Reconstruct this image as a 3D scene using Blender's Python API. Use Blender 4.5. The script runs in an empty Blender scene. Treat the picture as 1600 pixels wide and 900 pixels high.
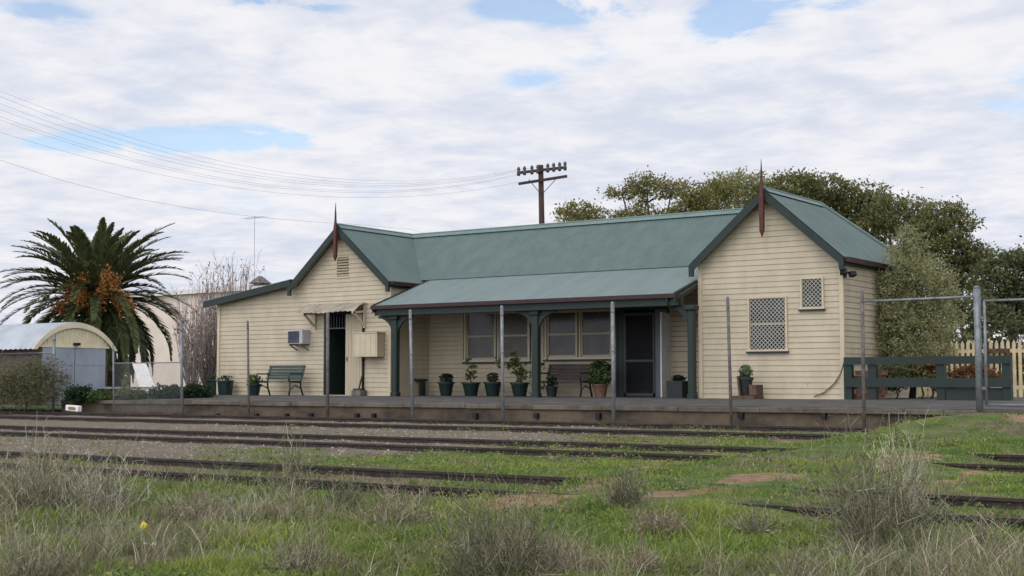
import bpy, bmesh, math, random
import numpy as np
from mathutils import Vector
random.seed(7); rng = np.random.default_rng(11)
R = math.radians
sc = bpy.context.scene; col = sc.collection

# ------------------------------------------------------------------ camera
F = 2150.0; HOR = 597.0; ZC = 0.39; AZ = R(34.74); PIT = math.atan((HOR-450)/F)
cam = bpy.data.cameras.new('camera'); camo = bpy.data.objects.new('camera', cam); col.objects.link(camo)
camo.location = (0, 0, ZC); camo.rotation_euler = (math.pi/2+PIT, 0, AZ)
cam.sensor_width = 36; cam.lens = 36*F/1600; cam.clip_start = .1; cam.clip_end = 6000
sc.camera = camo
camR = np.array(camo.rotation_euler.to_matrix())
def ray(x, y):
    return camR @ np.array([(x-800)/F, (450-y)/F, -1.0])
def P(x, y, Y=None, Z=None, D=None, X=None):
    d = ray(x, y)
    if Y is not None: t = Y/d[1]
    elif Z is not None: t = (Z-ZC)/d[2]
    elif X is not None: t = X/d[0]
    else: t = D/math.hypot(d[0], d[1])*math.sqrt(1+((x-800)/F)**2)
    p = d*t; p[2] += ZC
    return p

# ------------------------------------------------------------------ terrain height
GY = [-200,-30, 0, 8, 11.5, 12.8, 14.3, 16.5, 18.5, 20, 22, 23.1, 24.6, 25.4, 26.5, 36, 42, 3000]
GZ = [-1.6,-1.3,-1.2,-1.03,-.965,-.94,-.88,-.805,-.785,-.728,-.65,-.62,-.54,-.51,-.5,-.35,-.15,-.1]
RAILS = [(24.6,-.446),(23.1,-.525),(20,-.629),(18.5,-.688),(14.3,-.771),(12.8,-.827)]
def sm(x, a, b):
    t = np.clip((x-a)/(b-a), 0, 1); return t*t*(3-2*t)
def wav(X, Y, s, k):
    return (np.sin(X*s+k)*np.sin(Y*s*1.13+k*2.1)+.5*np.sin(X*s*2.3+Y*s*1.7+k*3)+.25*np.sin(X*s*5.1-Y*s*3.3+k))/1.75
def gz(X, Y):
    X = np.asarray(X, float); Y = np.asarray(Y, float)
    z = np.interp(Y, GY, GZ)
    n = wav(X, Y, 1.1, .4)
    cr = sm(X+.2*n, -9.1, -8.4)*(1-sm(X+.4*n, -6.2, -5.3))*sm(Y, 10.5, 12.5)*(1-sm(Y, 26, 28))
    z = z+cr*.115
    rp = sm(X+.2*n, -9.0, -7.4)*sm(Y+.2*n, 22.2, 25.2)*(1-sm(Y, 27, 30))
    z = z*(1-rp)+rp*(-.165)
    near = 1-sm(Y, 24.9, 25.3)
    z = z+near*(.016*wav(X, Y, 2.3, 1.7)+.012*wav(X, Y, 6.1, .2))+near*(1-sm(Y, 10, 13))*.05*wav(X, Y, .9, 2.2)
    return z
def PG(x, y):
    d = ray(x, y); t = 5.0
    while t < 400:
        p = d*t
        if p[2]+ZC < gz(p[0], p[1]): break
        t += .03
    p = d*t; return np.array([p[0], p[1], float(gz(p[0], p[1]))])

# ------------------------------------------------------------------ materials
def mat(name, base, rough=.7, var=.12, vscale=3.0, bump=0, bscale=40, metal=0, spec=.3, base2=None, stretch=(1,1,1), fac=None):
    m = bpy.data.materials.new(name); m.use_nodes = True
    nt = m.node_tree; N = nt.nodes; L = nt.links
    b = N['Principled BSDF']; b.inputs['Roughness'].default_value = rough
    b.inputs['Metallic'].default_value = metal; b.inputs['Specular IOR Level'].default_value = spec
    tc = N.new('ShaderNodeTexCoord'); mp = N.new('ShaderNodeMapping'); mp.inputs['Scale'].default_value = stretch
    L.new(tc.outputs['Object'], mp.inputs['Vector'])
    nz = N.new('ShaderNodeTexNoise'); nz.inputs['Scale'].default_value = vscale; nz.inputs['Detail'].default_value = 6
    nz.inputs['Roughness'].default_value = .65
    L.new(mp.outputs['Vector'], nz.inputs['Vector'])
    rp = N.new('ShaderNodeValToRGB')
    b2 = base2 or tuple(c*(1-var*2.2) for c in base)
    rp.color_ramp.elements[0].position = .33; rp.color_ramp.elements[1].position = .62
    rp.color_ramp.elements[0].color = (*b2, 1); rp.color_ramp.elements[1].color = (*base, 1)
    L.new(nz.outputs['Fac'], rp.inputs['Fac']); L.new(rp.outputs['Color'], b.inputs['Base Color'])
    if bump:
        n2 = N.new('ShaderNodeTexNoise'); n2.inputs['Scale'].default_value = bscale; n2.inputs['Detail'].default_value = 5
        L.new(mp.outputs['Vector'], n2.inputs['Vector'])
        bp = N.new('ShaderNodeBump'); bp.inputs['Strength'].default_value = bump; bp.inputs['Distance'].default_value = .02
        L.new(n2.outputs['Fac'], bp.inputs['Height']); L.new(bp.outputs['Normal'], b.inputs['Normal'])
    return m
def leafmat(name, c1, c2, rough=.6, trans=.48):
    m = bpy.data.materials.new(name); m.use_nodes = True
    nt = m.node_tree; N = nt.nodes; L = nt.links
    b = N['Principled BSDF']; b.inputs['Roughness'].default_value = rough; b.inputs['Specular IOR Level'].default_value = .25
    at = N.new('ShaderNodeAttribute'); at.attribute_name = 'tint'
    mx = N.new('ShaderNodeMix'); mx.data_type = 'RGBA'
    mx.inputs[6].default_value = (*c1, 1); mx.inputs[7].default_value = (*c2, 1)
    L.new(at.outputs['Fac'], mx.inputs[0]); L.new(mx.outputs[2], b.inputs['Base Color'])
    if trans:
        tr = N.new('ShaderNodeBsdfTranslucent'); L.new(mx.outputs[2], tr.inputs['Color'])
        ms = N.new('ShaderNodeMixShader'); ms.inputs[0].default_value = trans
        L.new(b.outputs[0], ms.inputs[1]); L.new(tr.outputs[0], ms.inputs[2]); L.new(ms.outputs[0], N['Material Output'].inputs[0])
    return m
def colmat(name, rough=.8, trans=.2):
    m = bpy.data.materials.new(name); m.use_nodes = True
    nt = m.node_tree; N = nt.nodes; L = nt.links
    b = N['Principled BSDF']; b.inputs['Roughness'].default_value = rough; b.inputs['Specular IOR Level'].default_value = .15
    at = N.new('ShaderNodeAttribute'); at.attribute_name = 'colour'
    L.new(at.outputs['Color'], b.inputs['Base Color'])
    tr = N.new('ShaderNodeBsdfTranslucent'); L.new(at.outputs['Color'], tr.inputs['Color'])
    ms = N.new('ShaderNodeMixShader'); ms.inputs[0].default_value = trans
    L.new(b.outputs[0], ms.inputs[1]); L.new(tr.outputs[0], ms.inputs[2]); L.new(ms.outputs[0], N['Material Output'].inputs[0])
    return m
CREAM = mat('cream_paint', (.43,.37,.262), .6, base2=(.365,.31,.217), vscale=1.1, stretch=(2.2,2.2,1.0))
CREAMT = mat('cream_trim', (.47,.40,.275), .5, .06)
CREAMD = mat('cream_door', (.40,.34,.235), .5, .06, stretch=(6,6,.6))
GREEN = mat('dark_green_paint', (.013,.025,.020), .5, .12)
GREENB = mat('bench_green_paint', (.018,.042,.034), .5, .15, 8)
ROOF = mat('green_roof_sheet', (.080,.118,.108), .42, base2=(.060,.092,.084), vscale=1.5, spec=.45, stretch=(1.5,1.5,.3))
ROOFLIT = mat('sky_lit_roof_sheet', (.135,.175,.166), .47, base2=(.108,.146,.138), vscale=1.5, spec=.45, stretch=(1.6,.4,.4))  # paler copy of the roof sheet, sky sheen painted into its colour
RIDGE = mat('ridge_cap_sheet', (.125,.18,.165), .5, .08, spec=.4)
RUST = mat('rust_red_paint', (.085,.024,.018), .6, .2, 10)
GUTT = mat('dark_red_gutter', (.035,.013,.013), .5, .2, 6)
JAMB = mat('grey_blue_jamb', (.11,.135,.145), .5, .08)
SOFF = mat('soffit_boards', (.45,.40,.31), .7, .1)
DARK = mat('dark_interior', (.008,.008,.010), .6, .1)
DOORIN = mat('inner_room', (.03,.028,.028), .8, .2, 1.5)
GLASS = mat('window_glass', (.05,.053,.06), .1, base2=(.014,.017,.02), vscale=1.7, spec=.22)  # mottled tones stand in for reflections and curtains behind the pane
GLASSB = mat('window_glass_blind', (.10,.08,.065), .25, base2=(.035,.027,.023), vscale=1.5, spec=.22)
MESH = mat('security_mesh', (.40,.38,.32), .5, .1)
MESHD = mat('dark_mesh', (.05,.055,.06), .5, .1)
GALV = mat('galvanised_steel', (.20,.215,.225), .45, .2, 8, metal=.3)
GALVR = mat('weathered_post', (.14,.125,.115), .6, .3, 5)
ALU = mat('white_metal', (.62,.62,.6), .5, .08)
GREYM = mat('grey_louvre', (.07,.085,.11), .5, .2)
RAILM = mat('rusty_rail', (.040,.027,.022), .6, .3, 9, bump=.3)
CONC = mat('platform_concrete', (.105,.077,.052), .9, base2=(.03,.024,.018), vscale=1.6, bump=.5, bscale=18, stretch=(.7,1,1.1))
COPE = mat('platform_coping', (.125,.104,.08), .9, .25, 2.5, bump=.4, bscale=30)
ASPH = mat('asphalt', (.088,.080,.074), .92, .22, 1.7, bump=.35, bscale=60)
TIMB = mat('pole_timber', (.055,.032,.03), .8, .25, 6, stretch=(4,4,.4))
BARK = mat('bark', (.075,.06,.048), .9, .25, 5, bump=.6, bscale=20)
PALMT = mat('palm_trunk', (.085,.06,.042), .9, .3, 8, bump=.8, bscale=25)
BROWNB = mat('brown_bench_slats', (.062,.043,.038), .55, .2, 6)
POTG = mat('green_glazed_pot', (.009,.022,.020), .4, .15, 5)
POTD = mat('dark_pot', (.016,.022,.022), .5, .15, 5)
TERRA = mat('terracotta_pot', (.15,.085,.055), .8, .2, 5)
SOIL = mat('soil', (.05,.035,.025), .95, .2)
SHEDW = mat('grey_blue_doors', (.30,.34,.39), .6, .08, 2, stretch=(1,1,.4))
SHEDR = mat('silver_roof_sheet', (.40,.43,.46), .45, .12, 1.2, metal=.25)
SHEDS = mat('brown_side_wall', (.12,.085,.055), .8, .2)
PALEW = mat('pale_render', (.66,.56,.47), .85, .08, .7)
WHITE = mat('white_paint', (.72,.70,.66), .6, .08, 4)
PICK = mat('cream_picket_paint', (.62,.50,.30), .7, .15, 2)
YEL = mat('yellow_rind', (.70,.55,.04), .5, .12, 20)
WOOD = mat('weathered_wood', (.11,.065,.045), .8, .25, 6)
WIRE = mat('wire', (.06,.06,.065), .6, .05)
MUDG = mat('hose_rubber', (.22,.13,.07), .6, .2)
BRICK = mat('old_red_brick', (.23,.12,.085), .9, .3, 9, bump=.4)

# ------------------------------------------------------------------ object helpers
def tag(o, label=None, cat=None, group=None, kind=None):
    if label: o['label'] = label
    if cat: o['category'] = cat
    if group: o['group'] = group
    if kind: o['kind'] = kind
    return o
def empty(name, loc, label, cat, group=None, rz=0):
    o = bpy.data.objects.new(name, None); col.objects.link(o); o.location = tuple(float(v) for v in loc)
    o.rotation_euler = (0, 0, rz); o.empty_display_size = .2
    return tag(o, label, cat, group)
class MB:
    def __init__(s): s.v = []; s.f = []
    def add(s, vs, fs):
        n = len(s.v); s.v += [tuple(float(c) for c in v) for v in vs]; s.f += [tuple(i+n for i in f) for f in fs]; return s
    def quad(s, a, b, c, d): return s.add([a,b,c,d], [(0,1,2,3)])
    def box(s, c, d, rx=0, ry=0, rz=0):
        from mathutils import Euler
        M = Euler((rx,ry,rz)).to_matrix(); vs = []
        for k in range(8):
            p = Vector(((k&1)-.5, ((k>>1)&1)-.5, ((k>>2)&1)-.5)); p = Vector((p.x*d[0], p.y*d[1], p.z*d[2]))
            vs.append(tuple(M@p+Vector([float(q) for q in c])))
        return s.add(vs, [(0,2,3,1),(4,5,7,6),(0,1,5,4),(2,6,7,3),(0,4,6,2),(1,3,7,5)])
    def bx(s, x0,x1,y0,y1,z0,z1): return s.box(((x0+x1)/2,(y0+y1)/2,(z0+z1)/2), (abs(x1-x0),abs(y1-y0),abs(z1-z0)))
    def bar(s, a, b, w, h, up=(0,0,1)):
        a = Vector([float(q) for q in a]); b = Vector([float(q) for q in b]); d = (b-a).normalized(); u = Vector(up)
        sd = d.cross(u)
        if sd.length < 1e-4: sd = d.cross(Vector((0,1,0)))
        sd.normalize(); u = sd.cross(d); vs = []
        for p in (a, b):
            for i, j in ((-1,-1),(1,-1),(1,1),(-1,1)): vs.append(tuple(p+sd*(i*w/2)+u*(j*h/2)))
        return s.add(vs, [(0,1,2,3),(7,6,5,4),(0,4,5,1),(1,5,6,2),(2,6,7,3),(3,7,4,0)])
    def tube(s, pts, rad, n=7, cap=True):
        pts = [Vector([float(q) for q in p]) for p in pts]
        if not hasattr(rad, '__len__'): rad = [rad]*len(pts)
        vs = []; fs = []
        for i, p in enumerate(pts):
            d = (pts[min(i+1,len(pts)-1)]-pts[max(i-1,0)]).normalized()
            r = Vector((0,0,1)) if abs(d.z) < .9 else Vector((1,0,0))
            u = d.cross(r).normalized(); w = d.cross(u)
            for k in range(n):
                a = 2*math.pi*k/n; vs.append(tuple(p+u*(math.cos(a)*rad[i])+w*(math.sin(a)*rad[i])))
        for i in range(len(pts)-1):
            for k in range(n): fs.append((i*n+k, i*n+(k+1)%n, (i+1)*n+(k+1)%n, (i+1)*n+k))
        if cap: fs.append(tuple(range(n))[::-1]); fs.append(tuple((len(pts)-1)*n+k for k in range(n)))
        return s.add(vs, fs)
    def lathe(s, c, prof, n=14):
        vs = []; fs = []
        for r, z in prof:
            for k in range(n):
                a = 2*math.pi*k/n; vs.append((c[0]+r*math.cos(a), c[1]+r*math.sin(a), c[2]+z))
        for i in range(len(prof)-1):
            for k in range(n): fs.append((i*n+k, i*n+(k+1)%n, (i+1)*n+(k+1)%n, (i+1)*n+k))
        fs.append(tuple(range(n))[::-1]); fs.append(tuple((len(prof)-1)*n+k for k in range(n)))
        return s.add(vs, fs)
    def prism(s, poly, off):
        n = len(poly); p2 = [tuple(float(a)+b for a, b in zip(p, off)) for p in poly]
        return s.add(list(poly)+p2, [tuple(range(n)), tuple(range(n,2*n))[::-1]]+[(i,i+n,(i+1)%n+n,(i+1)%n) for i in range(n)])
    def each(s, name, m, parent=None, smooth=False, bevel=0):
        # one object per group of touching pieces
        n = len(s.v); r = list(range(n))
        def fd(i):
            while r[i] != i: r[i] = r[r[i]]; i = r[i]
            return i
        for f in s.f:
            for i in f[1:]: r[fd(i)] = fd(f[0])
        isl = {}
        for i in range(n): isl.setdefault(fd(i), []).append(i)
        keys = list(isl); bb = {k: (np.min([s.v[i] for i in isl[k]],0)-.004, np.max([s.v[i] for i in isl[k]],0)+.004) for k in keys}
        g = {k: k for k in keys}
        def fg(k):
            while g[k] != k: k = g[k]
            return k
        for a in range(len(keys)):
            for b in range(a):
                A, B = bb[keys[a]], bb[keys[b]]
                if np.all(A[0] <= B[1]) and np.all(B[0] <= A[1]): g[fg(keys[a])] = fg(keys[b])
        grp = {}
        for k in keys: grp.setdefault(fg(k), []).extend(isl[k])
        out = []
        for vs in grp.values():
            mp = {i: j for j, i in enumerate(vs)}; q = MB(); q.v = [s.v[i] for i in vs]; q.f = [tuple(mp[i] for i in f) for f in s.f if f[0] in mp]
            out.append(q.build(name, m, parent, smooth, bevel))
        return out
    def build(s, name, m, parent=None, smooth=False, bevel=0):
        me = bpy.data.meshes.new(name)
        o = bpy.data.objects.new(name, me); col.objects.link(o)
        vs = s.v
        if parent is not None:
            par = parent; off = Vector((0,0,0))
            M = world_of(parent).inverted()
            vs = [tuple(M@Vector(v)) for v in vs]
            o.parent = parent
        me.from_pydata(vs, [], s.f)
        me.materials.append(m)
        bm = bmesh.new(); bm.from_mesh(me); bmesh.ops.recalc_face_normals(bm, faces=bm.faces); bm.to_mesh(me); bm.free()
        if smooth: me.polygons.foreach_set('use_smooth', [True]*len(me.polygons))
        if bevel:
            b = o.modifiers.new('bevel', 'BEVEL'); b.width = bevel; b.segments = 1; b.limit_method = 'ANGLE'
        return o
from mathutils import Matrix
def world_of(o):
    M = o.matrix_basis.copy()
    while o.parent is not None: o = o.parent; M = o.matrix_basis @ M
    return M
def npmesh(name, V, faces, m, parent=None, attrs=None):
    V = np.asarray(V, np.float32).reshape(-1,3)
    if parent is not None:
        M = np.array(world_of(parent).inverted()); V = V@M[:3,:3].T.astype(np.float32)+M[:3,3].astype(np.float32)
    faces = np.asarray(faces, np.int32); k = faces.shape[1]
    me = bpy.data.meshes.new(name)
    me.vertices.add(len(V)); me.vertices.foreach_set('co', V.ravel())
    me.loops.add(faces.size); me.loops.foreach_set('vertex_index', faces.ravel())
    me.polygons.add(len(faces)); me.polygons.foreach_set('loop_start', np.arange(0, faces.size, k, dtype=np.int32))
    me.update(calc_edges=True)
    for an, arr in (attrs or {}).items():
        arr = np.asarray(arr, np.float32)
        if arr.ndim == 1:
            a = me.attributes.new(an, 'FLOAT', 'POINT'); a.data.foreach_set('value', arr)
        else:
            a = me.attributes.new(an, 'FLOAT_COLOR', 'POINT'); a.data.foreach_set('color', np.c_[arr, np.ones(len(arr))].astype(np.float32).ravel())
    me.materials.append(m)
    o = bpy.data.objects.new(name, me); col.objects.link(o)
    if parent is not None: o.parent = parent
    return o
def unit(a): return a/np.maximum(np.linalg.norm(a, axis=-1, keepdims=True), 1e-9)
def leaves_geo(C, size, aspect=.5, tint=None, upbias=0):
    n = len(C); size = np.broadcast_to(size, (n,)).reshape(-1,1)
    u = unit(rng.normal(size=(n,3))+np.array([0,0,upbias])); w = unit(np.cross(u, rng.normal(size=(n,3))))
    V = np.stack([C-u*size*.5, C+w*size*aspect*.5, C+u*size*.5, C-w*size*aspect*.5], 1).reshape(-1,3)
    Fc = np.arange(4*n).reshape(n,4)
    t = np.repeat(tint if tint is not None else rng.random(n), 4)
    return V, Fc, t
def strips_geo(Pt, W, side):
    n, k, _ = Pt.shape; W = np.broadcast_to(W, (n,k))[...,None]; S = side[:,None,:]
    V = np.stack([Pt-S*W/2, Pt+S*W/2], 2).reshape(-1,3)
    base = (np.arange(n)*2*k)[:,None]+(np.arange(k-1)*2)[None]
    Fc = np.stack([base, base+1, base+3, base+2], -1).reshape(-1,4)
    return V, Fc
def join(parts):
    V = []; Fc = []; T = []; n = 0
    for v, f, t in parts: V.append(v); Fc.append(f+n); T.append(t); n += len(v)
    return np.concatenate(V), np.concatenate(Fc), np.concatenate(T)

# ------------------------------------------------------------------ world: sky with broken cloud
SUN_EL = R(48); SUN_DIR = Vector((.10, -.99, 0)).normalized()
w = bpy.data.worlds.new('World'); sc.world = w; w.use_nodes = True
nt = w.node_tree; N = nt.nodes; L = nt.links; N.clear()
out = N.new('ShaderNodeOutputWorld')
sky = N.new('ShaderNodeTexSky'); sky.sky_type = 'NISHITA'; sky.sun_disc = False; sky.sun_elevation = SUN_EL
sky.sun_rotation = math.atan2(SUN_DIR.x, SUN_DIR.y) % (2*math.pi); sky.air_density = 1.0; sky.dust_density = .6
bgs = N.new('ShaderNodeBackground'); bgs.inputs[1].default_value = .15; L.new(sky.outputs[0], bgs.inputs[0])
tc = N.new('ShaderNodeTexCoord'); sx = N.new('ShaderNodeSeparateXYZ'); L.new(tc.outputs['Generated'], sx.inputs[0])
def mth(op, a, b=None, c=None, clamp=False):
    n = N.new('ShaderNodeMath'); n.operation = op; n.use_clamp = clamp
    for i, v in enumerate((a, b, c)):
        if v is None: continue
        if isinstance(v, (int, float)): n.inputs[i].default_value = v
        else: L.new(v, n.inputs[i])
    return n.outputs[0]
den = mth('ADD', mth('MAXIMUM', sx.outputs[2], 0.0), .085)
cx = N.new('ShaderNodeCombineXYZ'); L.new(mth('DIVIDE', sx.outputs[0], den), cx.inputs[0]); L.new(mth('DIVIDE', sx.outputs[1], den), cx.inputs[1])
def noise(vec, scale, detail, rough, dist=0, loc=(0,0,0)):
    mp = N.new('ShaderNodeMapping'); mp.inputs['Location'].default_value = loc; L.new(vec, mp.inputs[0])
    n = N.new('ShaderNodeTexNoise'); n.inputs['Scale'].default_value = scale; n.inputs['Detail'].default_value = detail
    n.inputs['Roughness'].default_value = rough; n.inputs['Distortion'].default_value = dist
    L.new(mp.outputs[0], n.inputs['Vector']); return n.outputs['Fac']
def ramp(v, a, b):
    r = N.new('ShaderNodeMapRange'); r.interpolation_type = 'SMOOTHSTEP'; L.new(v, r.inputs[0])
    r.inputs[1].default_value = a; r.inputs[2].default_value = b; return r.outputs[0]
n1 = noise(cx.outputs[0], 1.1, 9, .58, .3, (3.1,1.7,0)); n2 = noise(cx.outputs[0], 3.4, 8, .6, .2, (8.1,2.4,0)); n3 = noise(cx.outputs[0], .8, 6, .55, .2, (1.3,9.2,0))
# openings where blue shows: soft holes placed by sky direction (azimuth/elevation)
gaps = [(270,220,140,20,.36),(400,214,90,16,.34),(120,226,70,12,.26),(800,8,70,26,.30),(1150,38,70,40,.32),(1085,110,60,22,.22),(835,125,60,18,.16),(70,22,90,18,.16),(930,18,80,30,.30),(1300,10,80,22,.22),(430,5,110,18,.26),(1060,128,40,12,.2),(960,80,80,24,.10),(1590,140,60,60,.14)]
hole = None
for gx, gy, rx, ry, amt in gaps:
    c = unit(ray(gx, gy)); ex = unit(ray(gx+20, gy)-ray(gx-20, gy)); ey = unit(ray(gx, gy-20)-ray(gx, gy+20))
    def dot(v, s):
        n = N.new('ShaderNodeVectorMath'); n.operation = 'DOT_PRODUCT'; L.new(tc.outputs['Generated'], n.inputs[0]); n.inputs[1].default_value = tuple(v*s); return n.outputs['Value']
    dx = mth('SUBTRACT', dot(ex, F/rx), float(np.dot(c, ex)*F/rx)); dy = mth('SUBTRACT', dot(ey, F/ry), float(np.dot(c, ey)*F/ry))
    r2 = mth('ADD', mth('MULTIPLY', dx, dx), mth('MULTIPLY', dy, dy))
    fc = mth('GREATER_THAN', dot(c, 1.0), .5)
    g = mth('MULTIPLY', mth('MULTIPLY', mth('EXPONENT', mth('MULTIPLY', r2, -1.0)), fc), amt)
    hole = g if hole is None else mth('ADD', hole, g)
n4 = noise(cx.outputs[0], 2.3, 8, .62, .5, (4.4,7.7,0))
hole = mth('MULTIPLY', hole, ramp(n4, .34, .60))
hole = mth('MULTIPLY', hole, 1.9)
dens = mth('SUBTRACT', mth('ADD', mth('MULTIPLY', n1, .5), mth('MULTIPLY', n2, .5)), hole)
mask = ramp(dens, .12, .44)
n5 = noise(cx.outputs[0], 6.5, 7, .6, .3, (2.2,5.5,0))
shade = ramp(mth('ADD', mth('ADD', mth('MULTIPLY', n3, .38), mth('MULTIPLY', n2, .34)), mth('MULTIPLY', n5, .28)), .40, .60)
cmx = N.new('ShaderNodeMix'); cmx.data_type = 'RGBA'; L.new(shade, cmx.inputs[0])
cmx.inputs[6].default_value = (.60,.64,.745,1); cmx.inputs[7].default_value = (.805,.80,.83,1)
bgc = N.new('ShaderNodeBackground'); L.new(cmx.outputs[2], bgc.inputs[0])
# cloud is brighter on the side of the sky where the sun stands (behind the camera), with a low boost added to light the verandah
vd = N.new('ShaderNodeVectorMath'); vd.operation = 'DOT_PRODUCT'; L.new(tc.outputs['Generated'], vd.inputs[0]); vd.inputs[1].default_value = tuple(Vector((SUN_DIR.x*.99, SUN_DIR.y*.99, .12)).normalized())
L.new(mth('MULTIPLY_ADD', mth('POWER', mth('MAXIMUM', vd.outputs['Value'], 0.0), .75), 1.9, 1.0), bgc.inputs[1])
# thin veil keeps the openings pale
veil = mth('MAXIMUM', mask, .22)
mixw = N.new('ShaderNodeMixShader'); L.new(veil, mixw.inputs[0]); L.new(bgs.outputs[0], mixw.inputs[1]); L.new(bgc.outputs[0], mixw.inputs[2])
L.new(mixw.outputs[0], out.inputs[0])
sl = bpy.data.lights.new('sun', 'SUN'); slo = bpy.data.objects.new('sun', sl); col.objects.link(slo)
sl.energy = .5; sl.angle = R(22); sl.color = (1,.95,.88)
sd = Vector((SUN_DIR.x*math.cos(SUN_EL), SUN_DIR.y*math.cos(SUN_EL), math.sin(SUN_EL)))
slo.rotation_euler = sd.to_track_quat('Z', 'Y').to_euler(); slo.location = (0,0,40)
sc.view_settings.view_transform = 'Standard'; sc.view_settings.look = 'None'; sc.view_settings.gamma = 1; sc.view_settings.exposure = .18
try: sc.view_settings.use_curve_mapping = False
except Exception: pass

# ------------------------------------------------------------------ ground sheet
def grow(a, b, n, sgn):
    return [a+sgn*(b*(math.exp(4.5*(i+1)/n)-1)/(math.exp(4.5)-1)) for i in range(n)]
gx_ = sorted(grow(-48, 2500, 26, -1))+list(np.arange(-48, 12, .14))+grow(12, 2500, 26, 1)
gy_ = sorted(grow(3, 200, 10, -1))+list(np.arange(3, 26.5, .14))+list(np.arange(26.6, 60, 1.2))+grow(60, 2500, 26, 1)
XX, YY = np.meshgrid(gx_, gy_); ZZ = gz(XX, YY)
def rnoise(X, Y, s):
    t = 0
    for k, (a, b) in enumerate(((1,1),(2.07,.55),(4.3,.3),(8.9,.17))):
        t = t+b*np.sin(X*s*a+1.3*k+1.7*np.sin(Y*s*a*.83+k))*np.cos(Y*s*a*1.07-.6*k+1.5*np.sin(X*s*a*.71+2*k))
    return t
DIRT = [((780,792),(880,772),.8),((880,772),(970,748),.7),((970,748),(1015,733),.5),((1040,775),(1130,762),.5),((1120,762),(1200,745),.55),((1040,722),(1110,712),.35),((1400,718),(1470,712),.35),((1480,752),(1560,742),.4),((1270,665),(1400,655),.5),((1420,648),(1600,652),.6),((1190,700),(1240,690),.3),((1090,714),(1180,722),.3)]
DW = [(PG(*a)[:2], PG(*b)[:2], r) for a, b, r in DIRT]
def dirtmask(X, Y):
    m = np.zeros_like(X)
    nn = .22*rnoise(X, Y, 1.9)
    for a, b, r in DW:
        ab = b-a; t = np.clip(((X-a[0])*ab[0]+(Y-a[1])*ab[1])/(ab@ab), 0, 1)
        d = np.hypot(X-a[0]-t*ab[0], Y-a[1]-t*ab[1])
        m = np.maximum(m, .92*(1-sm(d+nn*1.3, r*.1, r*.98)))
    return m
def gravelmask(X, Y):
    n = rnoise(X, Y, .55)
    return (1-sm(X+1.8*n+(Y-19)*-.12, -17.5, -12.0))*sm(Y+.5*n, 13.9, 15.4)*(1-sm(Y, 25.6, 27))
def drymask(X, Y):
    n = rnoise(X+7, Y, .45); n2 = rnoise(X, Y-3, 1.6)
    left = 1-sm(X+.9*n, -13.0, -6.0)
    return np.clip(.31+.42*n+.38*n2+.34*left*(1-sm(Y, 13.5, 15)), 0, 1)
GR = gravelmask(XX, YY); DI = dirtmask(XX, YY); DR = drymask(XX, YY)
ci = (YY.size and XX.shape[1]); ny, nx = XX.shape
idx = np.arange(ny*nx).reshape(ny,nx)
FC = np.stack([idx[:-1,:-1], idx[:-1,1:], idx[1:,1:], idx[1:,:-1]], -1).reshape(-1,4)
gm = bpy.data.materials.new('ground_soil_grass'); gm.use_nodes = True
nt = gm.node_tree; N = nt.nodes; L = nt.links; b = N['Principled BSDF']; b.inputs['Roughness'].default_value = .95; b.inputs['Specular IOR Level'].default_value = .1
tcg = N.new('ShaderNodeTexCoord')
def nz(scale, det=6, rough=.65):
    n = N.new('ShaderNodeTexNoise'); n.inputs['Scale'].default_value = scale; n.inputs['Detail'].default_value = det; n.inputs['Roughness'].default_value = rough
    L.new(tcg.outputs['Object'], n.inputs['Vector']); return n.outputs['Fac']
def crp(v, stops):
    r = N.new('ShaderNodeValToRGB'); L.new(v, r.inputs['Fac'])
    while len(r.color_ramp.elements) < len(stops): r.color_ramp.elements.new(.5)
    for e, (p, c) in zip(r.color_ramp.elements, stops): e.position = p; e.color = (*c, 1)
    return r.outputs['Color']
def mixc(f, a, c):
    m = N.new('ShaderNodeMix'); m.data_type = 'RGBA'
    if isinstance(f, float): m.inputs[0].default_value = f
    else: L.new(f, m.inputs[0])
    L.new(a, m.inputs[6]); L.new(c, m.inputs[7]); return m.outputs[2]
def att(n):
    a = N.new('ShaderNodeAttribute'); a.attribute_name = n; return a.outputs['Fac']
grassc = crp(nz(2.2), [(.3,(.055,.075,.025)),(.5,(.10,.14,.04)),(.7,(.16,.185,.07))])
dryc = crp(nz(5.5), [(.3,(.085,.065,.045)),(.5,(.14,.115,.075)),(.7,(.20,.175,.12))])
gravc = crp(nz(26, 8, .8), [(.3,(.05,.04,.03)),(.48,(.145,.118,.09)),(.62,(.21,.178,.135)),(.75,(.32,.285,.23))])
grav2 = crp(nz(1.3), [(.35,(.15,.125,.085)),(.65,(.225,.195,.15))])
dirtc = crp(nz(7), [(.3,(.17,.105,.065)),(.5,(.26,.17,.105)),(.7,(.36,.27,.19))])
def sharpen(a, nscale, lo=.3, hi=.7, amp=.8):
    m = N.new('ShaderNodeMath'); m.operation = 'MULTIPLY_ADD'; L.new(nz(nscale, 7, .7), m.inputs[0]); m.inputs[1].default_value = amp
    s2 = N.new('ShaderNodeMath'); s2.operation = 'SUBTRACT'; L.new(a, s2.inputs[0]); s2.inputs[1].default_value = amp*.5; L.new(s2.outputs[0], m.inputs[2])
    r = N.new('ShaderNodeMapRange'); r.interpolation_type = 'SMOOTHSTEP'; L.new(m.outputs[0], r.inputs[0]); r.inputs[1].default_value = lo; r.inputs[2].default_value = hi; return r.outputs[0]
c = mixc(sharpen(att('dry'), 4.5), grassc, dryc)
c = mixc(sharpen(att('gravel'), 3.0, .35, .65), c, mixc(.45, gravc, grav2))
c = mixc(sharpen(att('dirt'), 6, .3, .75, .6), c, dirtc)
L.new(c, b.inputs['Base Color'])
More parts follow.
